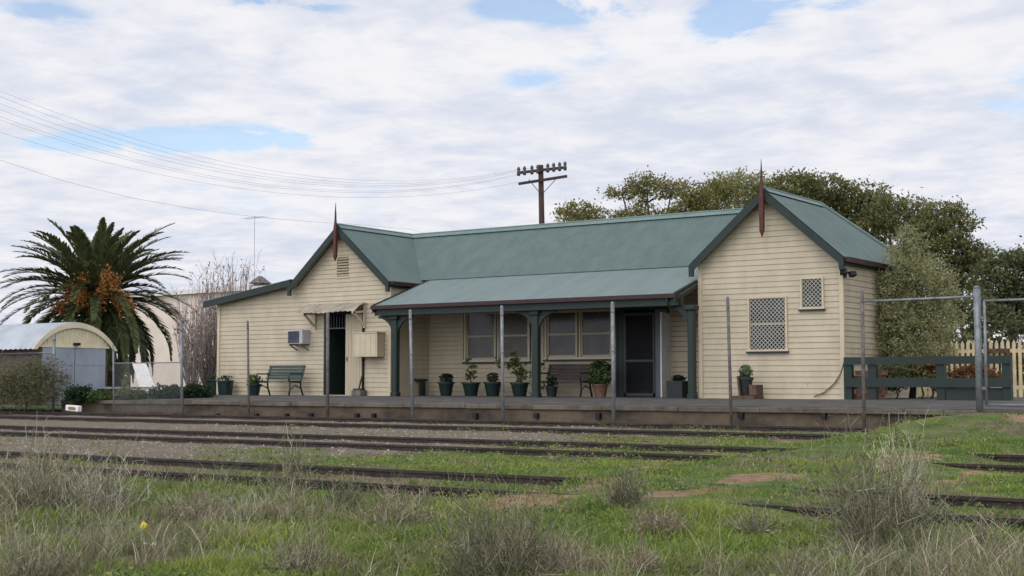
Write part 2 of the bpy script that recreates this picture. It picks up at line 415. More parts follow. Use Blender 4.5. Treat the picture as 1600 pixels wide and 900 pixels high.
bp = N.new('ShaderNodeBump'); bp.inputs['Strength'].default_value = .9; bp.inputs['Distance'].default_value = .04; L.new(nz(22, 8, .75), bp.inputs['Height']); L.new(bp.outputs['Normal'], b.inputs['Normal'])
g = npmesh('ground', np.stack([XX,YY,ZZ], -1), FC, gm, attrs={'gravel':GR.ravel(),'dirt':DI.ravel(),'dry':DR.ravel()})
g.data.polygons.foreach_set('use_smooth', [True]*len(g.data.polygons)); tag(g, kind='structure')

# ------------------------------------------------------------------ railway tracks
for i, (a, bq, lab) in enumerate([(0,1,'rusty railway track running closest to the platform face'),(2,3,'rusty middle railway track lying in gravel between the two others'),(4,5,'rusty railway track nearest the camera, partly sunk in green grass')]):
    t = empty('railway_track', (-15, (RAILS[a][0]+RAILS[bq][0])/2, RAILS[a][1]-.15), lab, 'railway track', 'railway tracks')
    for (Y, z) in (RAILS[a], RAILS[bq]):
        m = MB(); h = .15; pr = [(-.07,-h),(.07,-h),(.07,-h+.018),(.012,-h+.03),(.012,-.045),(.036,-.035),(.036,0),(-.036,0),(-.036,-.035),(-.012,-.045),(-.012,-h+.03),(-.07,-h+.018)]
        m.prism([(-75, Y+p, z+q) for p, q in pr], (95,0,0)); m.build('rail', RAILM, t)
    s = MB()
    X = -60.0
    while X < 15:
        zc_ = (RAILS[a][1]+RAILS[bq][1])/2-.225; tl = math.atan2(RAILS[a][1]-RAILS[bq][1], 1.5)
        s.box((X+random.uniform(-.05,.05), (RAILS[a][0]+RAILS[bq][0])/2+random.uniform(-.06,.06), zc_+random.uniform(-.01,.02)), (.23,2.3,.13), rx=tl, rz=random.uniform(-.03,.03)); X += .66
    so = s.build('sleepers', WOOD, t); so['kind'] = 'stuff'

# ------------------------------------------------------------------ platform
pl = MB(); PX0, PX1 = -33.6, 14
pl.add([(PX0,25.5,-.9),(PX1,25.5,-.9),(PX1,25.5,-.21),(PX0,25.5,-.21)], [(0,1,2,3)])
pl.add([(PX0,25.5,-.9),(PX0,25.5,-.21),(PX0,37,-.02),(PX0,37,-.9)], [(0,1,2,3)])
plo = pl.build('platform', CONC); tag(plo, kind='structure')
t = MB(); ys = [25.78, 26.5, 28.6, 30, 33, 37]
for k in range(len(ys)-1):
    za, zb = [(-.12+.12*min(1, (q-25.5)/3.2)) for q in (ys[k], ys[k+1])]
    t.quad((PX0,ys[k],za),(PX1,ys[k],za),(PX1,ys[k+1],zb),(PX0,ys[k+1],zb))
t.build('platform_surface', ASPH, plo)
t = MB(); X = PX0
while X < PX1:
    l = 1.83; dz = random.uniform(-.008,.008); t.bx(X+.006, X+l-.006, 25.44+random.uniform(-.012,.012), 25.8, -.215+dz, -.112+dz); X += l
t.build('platform_coping', COPE, plo, bevel=.012)
for px in (275,342,403,450,488,560,586,745,840,937,1160,1288):
    p = P(px, 649, Y=25.5); d = MB(); d.bx(p[0]-.05,p[0]+.05,25.40,25.52,p[2]-.07,p[2]+.05); d.build('drain_outlet', DARK, plo)  # near-black blocks stand in for the shade inside the drain holes
# ------------------------------------------------------------------ station building
YF = 30.0; YM = 31.75; YV = 28.9; YR = 33.15
def fx(x, y=560, Y=YF): return float(P(x, y, Y=Y)[0])
def fz(x, y, Y=YF): return float(P(x, y, Y=Y)[2])
S = empty('station_building', (-20, 32, 0), 'cream weatherboard railway station with green corrugated roof, verandah and red gable finials', 'railway station')
LX0, LX1 = fx(463), fx(611); RX0, RX1 = fx(1094), fx(1319); AX0 = fx(341)
LC, RC = (LX0+LX1)/2, (RX0+RX1)/2
WH = (RX1-RX0)/2; LW = (LX1-LX0)/2
ZR = (fz(529,352,29.75)+fz(1191,294,29.75))/2
SL = .875
EO = .14                       # eave overhang
def boards(mb, org, ud, nd, ulo, uhi, z0, z1, openings=(), pitch=.132, zbreaks=(), lap=.015, gap=.005):
    org = np.array(org, float); ud = np.array(ud, float); nd = np.array(nd, float)
    cs = list(np.arange(z0, z1, pitch))+[z1]
    br = sorted(set([round(c, 5) for c in cs]+[round(z, 5) for z in zbreaks if z0 < z < z1]+[round(z, 5) for o in openings for z in (o[2], o[3]) if z0 < z < z1]))
    for za, zb in zip(br[:-1], br[1:]):
        k = max(i for i in range(len(cs)-1) if cs[i] <= za+1e-4); c0, c1 = cs[k], cs[k]+pitch
        oa, ob = [lap*(1-(z-c0)/(c1-c0)) for z in (za, zb)]
        zm = (za+zb)/2
        iv = [(ulo(za), uhi(za), ulo(zb), uhi(zb))]
        for (a, b_, oz0, oz1) in openings:
            if oz0-1e-4 <= zm <= oz1+1e-4:
                nv = []
                for (l0, h0, l1, h1) in iv:
                    if b_ <= min(l0,l1) or a >= max(h0,h1): nv.append((l0,h0,l1,h1)); continue
                    if a > max(l0,l1): nv.append((l0, a, l1, a))
                    if b_ < min(h0,h1): nv.append((b_, h0, b_, h1))
                iv = nv
        for (l0, h0, l1, h1) in iv:
            if h0-l0 < .01 and h1-l1 < .01: continue
            q = lambda u, z, o: tuple(org+ud*u+nd*o+np.array([0,0,z]))
            if abs(za-c0) < 1e-4 and zb-za > .03:
                zg = za+gap
                mb.quad(q(l0,za,-.016), q(h0,za,-.016), q(h0,zg,-.016), q(l0,zg,-.016)); mb.quad(q(l0,zg,oa), q(h0,zg,oa), q(h0,zg,-.016), q(l0,zg,-.016)); mb.quad(q(l0,za,0), q(h0,za,0), q(h0,za,-.016), q(l0,za,-.016)); za = zg
            mb.quad(q(l0,za,oa), q(h0,za,oa), q(h1,zb,ob), q(l1,zb,ob))
def rect(x0, y0, x1, y1, Y):
    a = P(x0, (y0+y1)/2, Y=Y); b_ = P(x1, (y0+y1)/2, Y=Y); xm = (x0+x1)/2
    return (float(a[0]), float(b_[0]), fz(xm, y1, Y), fz(xm, y0, Y))
def gab(c, hw, zr):
    return (lambda z: max(c-hw, c-(zr-z)/SL) if z < zr else c), (lambda z: min(c+hw, c+(zr-z)/SL) if z < zr else c)
FN = (0,-1,0)
ldoor = rect(510,490,567,617,YF); ldoor = (ldoor[0], ldoor[1], 0.0, ldoor[3])
rw1 = rect(1172,466,1228,546,YF); rw2 = rect(1254,436,1285,480,YF)
vent = rect(527,402,545,432,YF)
mw1 = rect(729,490,826,562,YM); mw2 = rect(855,488,955,558,YM); rdoor = rect(966,484,1043,617,YM); rdoor = (rdoor[0], rdoor[1], 0.0, rdoor[3])
# front walls
m = MB(); lo, hi = gab(LC, LW, ZR-.12); zs = ZR-.12-LW*SL
boards(m, (0,YF,0), (1,0,0), FN, lo, hi, -.02, ZR-.14, [ldoor, vent], zbreaks=[zs]); m.build('wall', CREAM, S)
m = MB(); lo, hi = gab(RC, WH, ZR-.12); zs2 = ZR-.12-WH*SL
boards(m, (0,YF,0), (1,0,0), FN, lo, hi, -.02, ZR-.14, [rw1, rw2], zbreaks=[zs2]); m.build('wall', CREAM, S)
azr, azl = fz(460,444), fz(341,470)
m = MB(); alo = lambda z: AX0 if z <= azl else AX0+(z-azl)/(azr-azl)*(LX0-AX0)
boards(m, (0,YF,0), (1,0,0), FN, alo, lambda z: LX0, -.02, azr-.01, zbreaks=[azl]); m.build('wall', CREAM, S)
m = MB(); boards(m, (0,YM,0), (1,0,0), FN, lambda z: LX1, lambda z: RX0, -.02, 3.25, [mw1, mw2, rdoor], lap=.024, gap=.012); m.build('wall', CREAM, S)
ze = ZR-WH*SL-.1
for (X, nd, y0, y1) in ((LX1, (1,0,0), YF, YM), (RX0, (-1,0,0), YF, YM), (RX1, (1,0,0), YF, 35.0), (AX0, (-1,0,0), YF, 34.5)):
    m = MB(); top = azl if X == AX0 else ze
    boards(m, (X,0,0), (0,1,0), nd, lambda z: y0, lambda z: y1, -.02, top); m.build('wall', CREAM, S)
m = MB(); m.quad((AX0,35,-.02),(RX1,35,-.02),(RX1,35,ze),(AX0,35,ze)); m.build('rear_wall', CREAM, S)
m = MB()
for X, y in ((RX1-.03,YF-.03),(RX0+.03,YF-.03),(LX1-.03,YF-.03),(AX0+.03,YF-.03)):
    top = azl if X < LX0 else ze+.02
    m.bx(X-.05,X+.05,y-.012,y+.05,-.02,top)
m.each('corner_board', CREAMT, S)
m = MB(); m.bx(AX0-.02,LX1+.02,YF-.045,YF+.02,-.06,.015); m.bx(RX0-.02,RX1+.03,YF-.045,YF+.02,-.06,.015); m.each('base_plate', CREAMT, S)
# interiors so openings look into dark rooms
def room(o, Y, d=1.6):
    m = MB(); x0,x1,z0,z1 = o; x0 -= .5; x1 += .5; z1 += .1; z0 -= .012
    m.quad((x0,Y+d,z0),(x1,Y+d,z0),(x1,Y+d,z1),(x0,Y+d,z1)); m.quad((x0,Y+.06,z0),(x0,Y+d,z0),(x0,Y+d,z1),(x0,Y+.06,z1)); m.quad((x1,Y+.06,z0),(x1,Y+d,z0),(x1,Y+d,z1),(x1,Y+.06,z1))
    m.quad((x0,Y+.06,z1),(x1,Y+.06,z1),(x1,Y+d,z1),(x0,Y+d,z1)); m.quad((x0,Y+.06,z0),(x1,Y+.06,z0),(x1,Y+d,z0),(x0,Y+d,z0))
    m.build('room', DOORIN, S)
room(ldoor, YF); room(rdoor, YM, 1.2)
# roofs (corrugated sheets)
def corr(name, mt, org, ud, vd, u0, u1, ft, fb, amp=.008, pitch=.09, thick=True):
    org = np.array(org, float); ud = unit(np.array(ud, float)); vd = unit(np.array(vd, float)); nn = np.cross(ud, vd); nn = nn if nn[2] > 0 else -nn
    n = max(4, int((u1-u0)/pitch*6)); us = np.linspace(u0, u1, n)
    V = []; 
    for u in us:
        o = amp*math.sin(2*math.pi*u/pitch)
        for v in (ft(u), (ft(u)+fb(u))/2, fb(u)): V.append(org+ud*u+vd*v+nn*o)
    idx = np.arange(n*3).reshape(n,3)
    Fc = np.concatenate([np.stack([idx[:-1,j], idx[1:,j], idx[1:,j+1], idx[:-1,j+1]], -1) for j in (0,1)])
    o = npmesh(name, np.array(V), Fc, mt, S); o.data.polygons.foreach_set('use_smooth', [True]*len(Fc)); return o
k = math.hypot(1, SL)
FRY = YF-.28                                     # front of wing roofs
def vlen(h): return h*k                          # horizontal run -> slope length
# wing slopes
for c, hw in ((LC, LW), (RC, WH)):
    run = hw+EO
    for sg in (-1, 1):
        if c == LC and sg == -1: rr = hw+.12
        else: rr = run
        fb = lambda u, rr=rr: vlen(rr)
        ft = lambda u: vlen(max(0, u-(YR-FRY)))
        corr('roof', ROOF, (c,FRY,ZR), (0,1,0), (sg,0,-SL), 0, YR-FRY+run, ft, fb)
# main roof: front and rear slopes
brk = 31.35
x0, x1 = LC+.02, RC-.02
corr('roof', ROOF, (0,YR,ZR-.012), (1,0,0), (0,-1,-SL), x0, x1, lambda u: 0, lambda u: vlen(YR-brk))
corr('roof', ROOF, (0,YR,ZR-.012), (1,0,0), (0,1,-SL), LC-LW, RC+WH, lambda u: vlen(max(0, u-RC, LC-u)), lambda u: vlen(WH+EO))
zb_ = ZR-.012-(YR-brk)*SL
zv = (fz(590,480,YV)+fz(1050,453,YV))/2
VX0, VX1 = fx(583,482,YV), RX0-.03
vs = (zb_-zv)/(brk-YV)
corr('verandah_roof', ROOFLIT, (0,brk+.03,zb_-.02+.03*vs), (1,0,0), (0,-1,-vs), VX0, VX1, lambda u: 0, lambda u: math.hypot(1,vs)*(brk+.03-YV))
# ridge caps
m = MB()
for a, b_ in (((LC,FRY,ZR+.02),(LC,YR,ZR+.02)),((RC,FRY,ZR+.02),(RC,YR,ZR+.02)),((LC,YR,ZR+.012),(RC,YR,ZR+.012))):
    a = np.array(a); b_ = np.array(b_); d = unit(b_-a); s_ = np.array([-d[1],d[0],0])
    for q in (-1,1): m.quad(a+(0,0,.012), b_+(0,0,.012), b_+s_*q*.16+(0,0,-.16*SL+.026), a+s_*q*.16+(0,0,-.16*SL+.026))
    m.tube([a+(0,0,.01), b_+(0,0,.01)], .028, 6)
h1 = np.array((RC+WH+EO, YR+WH+EO, ZR-(WH+EO)*SL)); m.tube([np.array((RC,YR,ZR+.02)), h1+(0,0,.03)], .05, 6)
m.build('ridge_cap', RIDGE, S)
# bargeboards
for c, hw, lft in ((LC,LW,.0),(RC,WH,EO)):
    for sg in (-1,1):
        m = MB()
        run = hw+(EO if not (c == LC and sg == -1) else .12)
        top = np.array((c,FRY-.02,ZR-.02)); bot = np.array((c+sg*run,FRY-.02,ZR-.02-run*SL)); dn = np.array((0,0,-.235))
        m.prism([top, bot, bot+dn*.95, top+dn], (0,.035,0))
        m.prism([bot+(0,.005,-.02), bot+(-sg*.12,.005,.07), bot+(-sg*.12,.005,-.27), bot+(0,.005,-.27)], (0,.06,0))
        m.build('bargeboard', GREEN, S)
for c, hw in ((LC,LW),(RC,WH)):                   # soffit strips behind the bargeboards
    for sg in (-1,1):
        m = MB()
        run = hw+(EO if not (c == LC and sg == -1) else .12)
        m.quad((c,FRY,ZR-.05),(c+sg*run,FRY,ZR-.05-run*SL),(c+sg*run,YF+.02,ZR-.05-run*SL),(c,YF+.02,ZR-.05)); m.each('soffit', SOFF, S)
# annexe roof + barge
m = MB(); a = np.array((AX0-.38,FRY-.03,azl-.055)); b_ = np.array((LX0+.0,FRY-.03,azr+.09))
m.prism([a,b_,b_+(0,0,-.17),a+(0,0,-.17)], (0,.04,0)); m.build('bargeboard', GREEN, S)
m = MB(); a = np.array((AX0-.4,FRY-.04,azl-.045)); b_ = np.array((LX0+.02,FRY-.04,azr+.1)); m.prism([a,b_,b_+(0,0,.025),a+(0,0,.025)], (0,5.2,0)); m.build('roof', ROOF, S)
# wing side gutters
m = MB()
for X, y0, y1 in ((LX1+EO, FRY+.05, brk-.05), (RX1+EO, FRY+.05, 35.2)):
    zz = ZR-(WH+EO)*SL; m.bx(X-.02,X+.09,y0,y1,zz-.11,zz+.0)
m.bx(VX0-.02, VX1, YV-.10, YV+.01, zv-.125, zv-.025)
m.each('gutter', GUTT, S)
m = MB()
for X, y0, y1 in ((LX1, FRY+.1, YM), (RX1, FRY+.1, 35.0)):
    zz = ZR-(WH+EO)*SL; m.bx(X+.02,X+EO-.03,y0,y1,zz-.16,zz-.10)
m.each('soffit', GREEN, S)
# verandah beam, end barge, rafters lining
m = MB(); m.bx(VX0+.03, VX1, YV+.02, YV+.09, zv-.30, zv-.03); m.bx(VX0+.1, VX1, YV+.18, YV+.32, zv-.30, zv-.06); m.each('verandah_beam', GREEN, S)
m = MB()
for X in (VX0+.0, VX1-.07):
    a = np.array((X,YV-.06,zv-.0)); b_ = np.array((X,brk if X < -20 else YF-.05,0.)); b_[2] = zv+vs*(b_[1]-YV)
    m.prism([a,b_,b_+(0,0,-.2),a+(0,0,-.22)], (.06,0,0))
m.each('verandah_barge', GREEN, S)
m = MB(); m.quad((VX0,YV+.1,zv-.06),(VX1,YV+.1,zv-.06),(VX1,YM,zv-.06+vs*(YM-YV-.1)),(VX0,YM,zv-.06+vs*(YM-YV-.1))); m.build('verandah_lining', SOFF, S)
# verandah posts
for px in (618, 838, 1081):
    X = fx(px, 560, YV+.25); Y = YV+.25; m = MB(); zt = zv-.30
    w_ = .18 if px != 1081 else .16
    m.bx(X-w_/2,X+w_/2,Y-w_/2,Y+w_/2,-.05,zt); m.bx(X-w_/2-.02,X+w_/2+.02,Y-w_/2-.02,Y+w_/2+.02,-.05,.12); m.bx(X-.14,X+.14,Y-.14,Y+.14,zt-.12,zt)
    po = m.build('verandah_post', GREEN, S, bevel=.02)
    for sg in (-1,1):
        if px == 1081 and sg == 1: continue
        m = MB(); pts = []
        for i in range(7):
            a_ = i/6*math.pi/2; pts.append((X+sg*(w_/2+.42-.36*math.cos(a_)-.0), Y-.035, zt-.44+.44*math.sin(a_)*1.0) )
        pl_ = [(X+sg*w_/2,Y-.035,zt),(X+sg*w_/2,Y-.035,zt-.56)]+[(X+sg*(w_/2+.50*(1-math.cos(i/6*math.pi/2))), Y-.035, zt-.56+.50*math.sin(i/6*math.pi/2)) for i in range(7)]+[(X+sg*(w_/2+.52),Y-.035,zt)]
        m.prism(pl_, (0,.07,0)); m.build('bracket', GREEN, po)
# downpipe at the right end of the verandah
m = MB(); p0 = np.array((VX1-.25,YV-.05,zv-.1)); m.tube([p0, p0+(0,.1,-.22), (RX0-.08,YF-.1,zv-.42),(RX0-.08,YF-.1,zv-.6)], .045, 7); m.tube([(RX0-.09,YF-.12,zv-.55),(RX0-.09,YF-.12,0)], .045, 7); m.each('downpipe', GREEN, S, smooth=True)
# finials
for c, y0, y1, x0_ in ((LC,316,408,528),(RC,248,370,1190)):
    zt, zb2 = fz(x0_,y0,FRY-.1), fz(x0_,y1,FRY-.1); Y = FRY-.07; m = MB()
    m.add([(c+i*.05*s_,Y+j*.042*s_,z) for (z, s_) in ((zb2,.15),(zb2+.16,1.),(ZR-.25,1.05),(ZR-.1,.9),(ZR+.12,.5),(ZR+.3,.42),(zt,.08)) for i, j in ((-1,-1),(1,-1),(1,1),(-1,1))],
          [(4*r+q,4*r+(q+1)%4,4*r+4+(q+1)%4,4*r+4+q) for r in range(6) for q in range(4)]+[(0,1,2,3),(24,25,26,27)])
    m.build('finial', RUST, S)
# gable vent louvre
x0,x1,z0,z1 = vent; m = MB()
m.bx(x0,x1,YF+.05,YF+.07,z0,z1); m.build('vent_backing', DARK, S)
m = MB()
for i in range(7):
    z = z0+(i+.5)*(z1-z0)/7; m.box(((x0+x1)/2,YF+.005,z), (x1-x0,.075,.03), rx=R(32))
m.bx(x0-.03,x1+.03,YF-.03,YF+.0,z0-.05,z0-.02); m.build('vent', CREAMT, S)
# windows
def grille(o, Y, step, wd, mt, par, clip=None):
    x0,x1,z0,z1 = o; m = MB(); W, H = x1-x0, z1-z0
    for sg in (1,-1):
        c = -H
        while c < W+H:
            # line x - sg*z = const
            pts = []
            for z in (0, H):
                pts.append((c+z, z))
            (xa, za), (xb, zb) = pts
            t0, t1 = max(0, -xa/(xb-xa)), min(1, (W-xa)/(xb-xa))
            if t1-t0 > .01:
                q = []
                for t_ in (t0, t1):
                    xx, zz = xa+(xb-xa)*t_, za+(zb-za)*t_
                    if sg < 0: xx = W-xx
                    q.append((x0+xx, Y+(.004 if sg < 0 else 0), z0+zz))
                m.bar(q[0], q[1], .006, wd, up=(0,0,1))
            c += step
    m.build('grille', mt, par)
def frame(mb, o, Y, w_, d, sill=.03):
    x0,x1,z0,z1 = o
    mb.bx(x0-w_,x0,Y-d,Y+.05,z0,z1); mb.bx(x1,x1+w_,Y-d,Y+.05,z0,z1); mb.bx(x0-w_,x1+w_,Y-d-.004,Y+.05,z1,z1+w_); mb.bx(x0-w_-sill,x1+w_+sill,Y-d-.03,Y+.05,z0-w_,z0)
for o in (rw1, rw2):
    m = MB(); frame(m, o, YF, .045, .05); wo = m.build('window', CREAMT, S)
    x0,x1,z0,z1 = o
    m = MB(); m.bx(x0,x1,YF+.04,YF+.05,z0,z1); m.build('pane', GLASS, wo)
    m = MB(); m.bx(x0-.075,x1+.075,YF-.085,YF-.01,z0-.085,z0-.047); m.build('sill', GREEN, wo)
    if o is rw1:
        m = MB(); m.bx(x0,x1,YF+.012,YF+.036,(z0+z1)/2-.025,(z0+z1)/2+.025); m.build('sash', CREAMT, wo)
    grille(o, YF-.035, .10, .013, MESH, wo)
for o, gl in ((mw1,GLASSB),(mw2,GLASS)):
    x0,x1,z0,z1 = o; m = MB(); frame(m, o, YM, .06, .05); xm = (x0+x1)/2
    m.bx(xm-.07,xm-.025,YM-.04,YM+.05,z0,z1); m.bx(xm+.025,xm+.07,YM-.04,YM+.05,z0,z1)
    wo = m.build('window', CREAMT, S)
    m = MB(); m.bx(xm-.025,xm+.025,YM-.03,YM+.05,z0,z1); m.bx(x0-.09,x1+.09,YM-.10,YM-.01,z0-.105,z0-.062); m.bx(x0-.085,x0-.061,YM-.05,YM,z0-.06,z1+.06); m.bx(x1+.061,x1+.085,YM-.05,YM,z0-.06,z1+.06); m.each('trim', GREEN, wo)
    m = MB(); zm = (z0+z1)/2+.02
    for a, b_ in ((x0,xm-.07),(xm+.07,x1)):
        m.bx(a,b_,YM-.01,YM+.03,zm-.025,zm+.025); m.bx(a,a+.045,YM-.0,YM+.03,z0,z1); m.bx(b_-.045,b_,YM-.0,YM+.03,z0,z1); m.bx(a,b_,YM-.0,YM+.03,z0,z0+.06)
    m.each('sash', CREAMT, wo)
    for a, b_, g_ in ((x0,xm-.07,GLASS),(xm+.07,x1,gl)):
        m = MB(); m.bx(a,b_,YM+.034,YM+.044,z0,z1); m.build('pane', g_, wo)
    m = MB(); 
    for a, b_ in ((x0,xm-.07),(xm+.07,x1)): grille((a,b_,z0,z1), YM-.032, .10, .0042, MESH, wo)
# left door: dark opening, one cream leaf closed
x0,x1,z0,z1 = ldoor; m = MB(); frame(m, (x0,x1,.0,z1), YF, .07, .04, 0); do = m.build('door', GREEN, S)
m = MB(); xs = x0+(x1-x0)*.54; m.bx(xs,x1,YF-.02,YF+.03,.02,z1-.02); 
for i in range(1,6): 
    xx = xs+(x1-xs)*i/6; m.bx(xx-.006,xx+.006,YF-.028,YF-.019,.03,z1-.03)
lf = m.build('door_leaf', CREAMD, do)
m = MB(); m.bx(xs+.05,xs+.08,YF-.06,YF-.02,1.0,1.12); m.build('handle', GALV, do)
m = MB(); m.bx(x0,xs,YF+.0,YF+.05,z1-.44,z1-.40)
for i in range(7): xx = x0+(xs-x0)*(i+.5)/7; m.bx(xx-.008,xx+.008,YF+.01,YF+.03,z1-.4,z1)
m.build('fanlight', MESHD, do)
m = MB(); m.bx(x0,xs*1.0,YF+.03,YF+.07,-.02,.03); m.build('threshold', ASPH, do)
m = MB(); m.bx(x0-.01,x0+.04,YF+.05,YF+.8,.02,z1-.45); m.build('open_leaf', GREEN, do)
# right door with screen
x0,x1,z0,z1 = rdoor; m = MB(); frame(m, (x0,x1,.0,z1), YM, .06, .04, 0)
wd = x1-x0; m.bx(x0,x0+wd*.14,YM-.02,YM+.04,0,z1)
do = m.build('door', GREEN, S)
m = MB(); m.bx(x1-wd*.24,x1,YM-.02,YM+.04,0,z1); m.build('side_panel', JAMB, do)
sx0, sx1 = x0+wd*.14, x1-wd*.24
m = MB(); m.bx(sx0,sx0+.05,YM-.05,YM-.01,.02,z1-.1); m.bx(sx1-.05,sx1,YM-.05,YM-.01,.02,z1-.1); m.bx(sx0,sx1,YM-.051,YM-.01,.92,.98); m.bx(sx0,sx1,YM-.051,YM-.01,z1-.15,z1-.08); m.bx(sx0,sx1,YM-.05,YM-.01,.02,.1); sc_ = m.build('screen_door', MESHD, do)
grille((sx0+.05,sx1-.05,.1,z1-.15), YM-.03, .10, .007, MESHD, do)
m = MB(); m.bx(x1+.06,x1+.10,YM-.5,YM-.45,.0,z1-.1); m.bx(x1+.062,x1+.098,YM-.45,YM-.0,.02,z1-.12); ol = m.build('open_leaf', ALU, do)
m = MB(); m.bx(x1+.04,x1+.06,YM-.47,YM-.40,1.0,1.1); m.build('handle', GALV, do)
m = MB(); m.bx(x0-.13,x0-.062,YM-.05,YM,0,1.02); m.build('side_trim', CREAMT, do)
# awning over the left door
a0, a1 = fx(484,485,YF), fx(574,485,YF); zt = fz(535,474); zl = fz(535,487,YF-.6)
aw = MB(); n = 60; V=[]
for i in range(n+1):
    u = a0+(a1-a0)*i/n; o_ = .012*math.sin(i*2*math.pi/5)
    sag = .03*math.sin(u*4)
    V += [(u,YF-.03,zt+o_),(u,YF-.34,(zt+zl)/2+.04+o_),(u,YF-.58,zl+o_+sag*.6)]
aw.add(V, [(3*i+j,3*i+3+j,3*i+4+j,3*i+1+j) for i in range(n) for j in (0,1)])
awo = aw.build('awning', mat('grey_cream_awning', (.33,.285,.225), .6, .2, 3), S, smooth=True)
for X in (a0+.25, a1-.08):
    m = MB(); m.bx(X-.035,X+.035,YF-.08,YF-.02,zl-.45,zt-.05); m.bar((X,YF-.05,zl-.38),(X,YF-.52,zl-.01),.05,.06); m.bar((X,YF-.05,zl+.02),(X,YF-.56,zl-.03),.05,.06); m.build('bracket', CREAMT, awo)

# ------------------------------------------------------------------ fixtures on the building
p = P(474,527,Y=YF); a = empty('air_conditioner', (p[0],YF-.2,p[2]-.24), 'boxy window air conditioner with grey louvres in the cream wall', 'air conditioner')
m = MB(); m.bx(p[0]-.29,p[0]+.29,YF-.36,YF+.1,p[2]-.21,p[2]+.21); m.build('casing', mat('grey_casing', (.36,.36,.35), .5, .08), a, bevel=.015)
m = MB()
m.bx(p[0]-.26,p[0]+.17,YF-.372,YF-.362,p[2]-.17,p[2]+.17)
for i in range(9): m.box((p[0]-.045,YF-.375,p[2]-.155+i*.038),(.43,.02,.012),rx=R(30))
m.build('louvre_panel', GREYM, a)
m = MB(); 
for X in (p[0]-.22,p[0]+.22): m.bar((X,YF-.03,p[2]-.38),(X,YF-.33,p[2]-.235),.03,.03); m.bx(X-.015,X+.015,YF-.36,YF,p[2]-.245,p[2]-.21)
m.each('bracket', GALVR, a)
p = P(584,539,Y=YF); a = empty('electrical_box', (p[0],YF,p[2]-.35), 'cream metal meter box with a pipe beside the left door', 'meter box')
x0 = fx(565,540); x1 = fx(602,540); z0 = fz(584,558); z1 = fz(584,521)
m = MB(); m.bx(x0,x1,YF-.36,YF-.02,z0,z1); m.build('cabinet', CREAMT, a, bevel=.01)
m = MB()
for i in range(5): xx = x0+.06+(x1-x0-.12)*i/4; m.bx(xx-.006,xx+.006,YF-.368,YF-.359,z0+.04,z1-.04)
m.bx(x0-.015,x1+.015,YF-.38,YF-.0,z1,z1+.025); m.build('lid', CREAMT, a)
m = MB(); cx_ = fx(569,540); m.tube([(cx_-.0,YF-.06,z1),(cx_,YF-.06,fz(569,478))],.028,7); m.tube([(cx_,YF-.06,.12),(cx_,YF-.06,z0)],.028,7); m.each('conduit', TIMB, a, smooth=True)
p = (fx(568,612), YF-.2, 0); a = empty('junction_box', p, 'small grey box on the platform under the meter box pipe', 'box')
m = MB(); m.bx(p[0]-.17,p[0]+.17,YF-.34,YF-.05,0,.16); m.build('body', GALVR, a, bevel=.01); m = MB(); m.bx(p[0]-.12,p[0]+.12,YF-.32,YF-.08,.16,.21); m.tube([(p[0],YF-.2,.2),(p[0]+.02,YF-.1,.55)],.025,6); m.build('cap', TIMB, a)
p = P(1324,428,Y=YF); X = RX1; a = empty('floodlight', (X,YF+.1,p[2]), 'small black floodlight on the right corner of the station', 'floodlight')
m = MB(); m.bx(X+.0,X+.05,YF-.02,YF+.12,p[2]-.07,p[2]+.1); m.bar((X+.02,YF-.0,p[2]+.03),(X+.22,YF-.1,p[2]+.03),.03,.03); m.build('mount', DARK, a)
m = MB(); m.box((X+.08,YF-.16,p[2]+.04),(.16,.12,.12),rx=R(-20),rz=R(20)); m.box((X+.27,YF-.10,p[2]-.02),(.14,.14,.11),rx=R(-20),rz=R(60)); m.each('lamp_head', DARK, a, bevel=.01)
m = MB(); pts = [P(1319,566,Y=YF-.06),P(1313,585,Y=YF-.05),P(1303,600,Y=YF-.05),P(1288,613,Y=YF-.05),P(1272,620,Y=YF-.08)]
m.tube(pts, .016, 6); o = m.build('hose', MUDG, smooth=True); tag(o, 'thin brown hose hanging down the right corner of the station wall', 'hose')
# tv antenna
a = P(398,440,D=47); b_ = P(398,338,D=47); A = empty('tv_antenna', a, 'thin tall television antenna mast above the lean-to roof', 'antenna')
m = MB(); m.tube([a-(0,0,2.5), b_], .006, 5); m.build('mast', WIRE, A); m = MB(); m.bar(b_-(.5,0,.05), b_+(.5,0,-.05), .007,.007)
for i in range(6): m.bar(b_+(-.45+i*.18,-.25,-.05), b_+(-.45+i*.18,.25,-.05), .006,.006)
m.build('elements', WIRE, A)

# ------------------------------------------------------------------ benches
def bench(name, c, L_, label, mt, leg, bk=.42):
    a = empty(name, c, label, 'bench'); x, y, z = c
    sb = MB()
    for i in range(5): sb.bx(x-L_/2,x+L_/2,y-.44+i*.088,y-.44+i*.088+.065,z+.40,z+.43)
    sb.build('seat', mt, a)
    bb = MB()
    for i in range(5): bb.box((x,y+.03+i*.032,z+.50+i*.085),(L_,.025,.07),rx=R(-16))
    bb.build('backrest', mt, a)
    for X in (x-L_/2+.06, x+L_/2-.06):
        m = MB(); m.tube([(X,y-.46,z),(X,y-.42,z+.2),(X,y-.44,z+.40)],.026,6); m.tube([(X,y+.12,z),(X,y+.02,z+.25),(X,y+.02,z+.42),(X,y+.17,z+.86)],.026,6); m.tube([(X,y-.45,z+.40),(X,y+.0,z+.385)],.022,6)
        m.tube([(X,y-.45,z+.40),(X,y-.48,z+.56),(X,y-.42,z+.63),(X,y+.07,z+.63)],.022,6); m.tube([(X,y-.40,z+.18),(X,y-.2,z+.3),(X,y+.03,z+.2)],.016,5)
        m.build('leg', leg, a, smooth=True)
    return a
x = (fx(408,600,29.2)+fx(467,600,29.4))/2
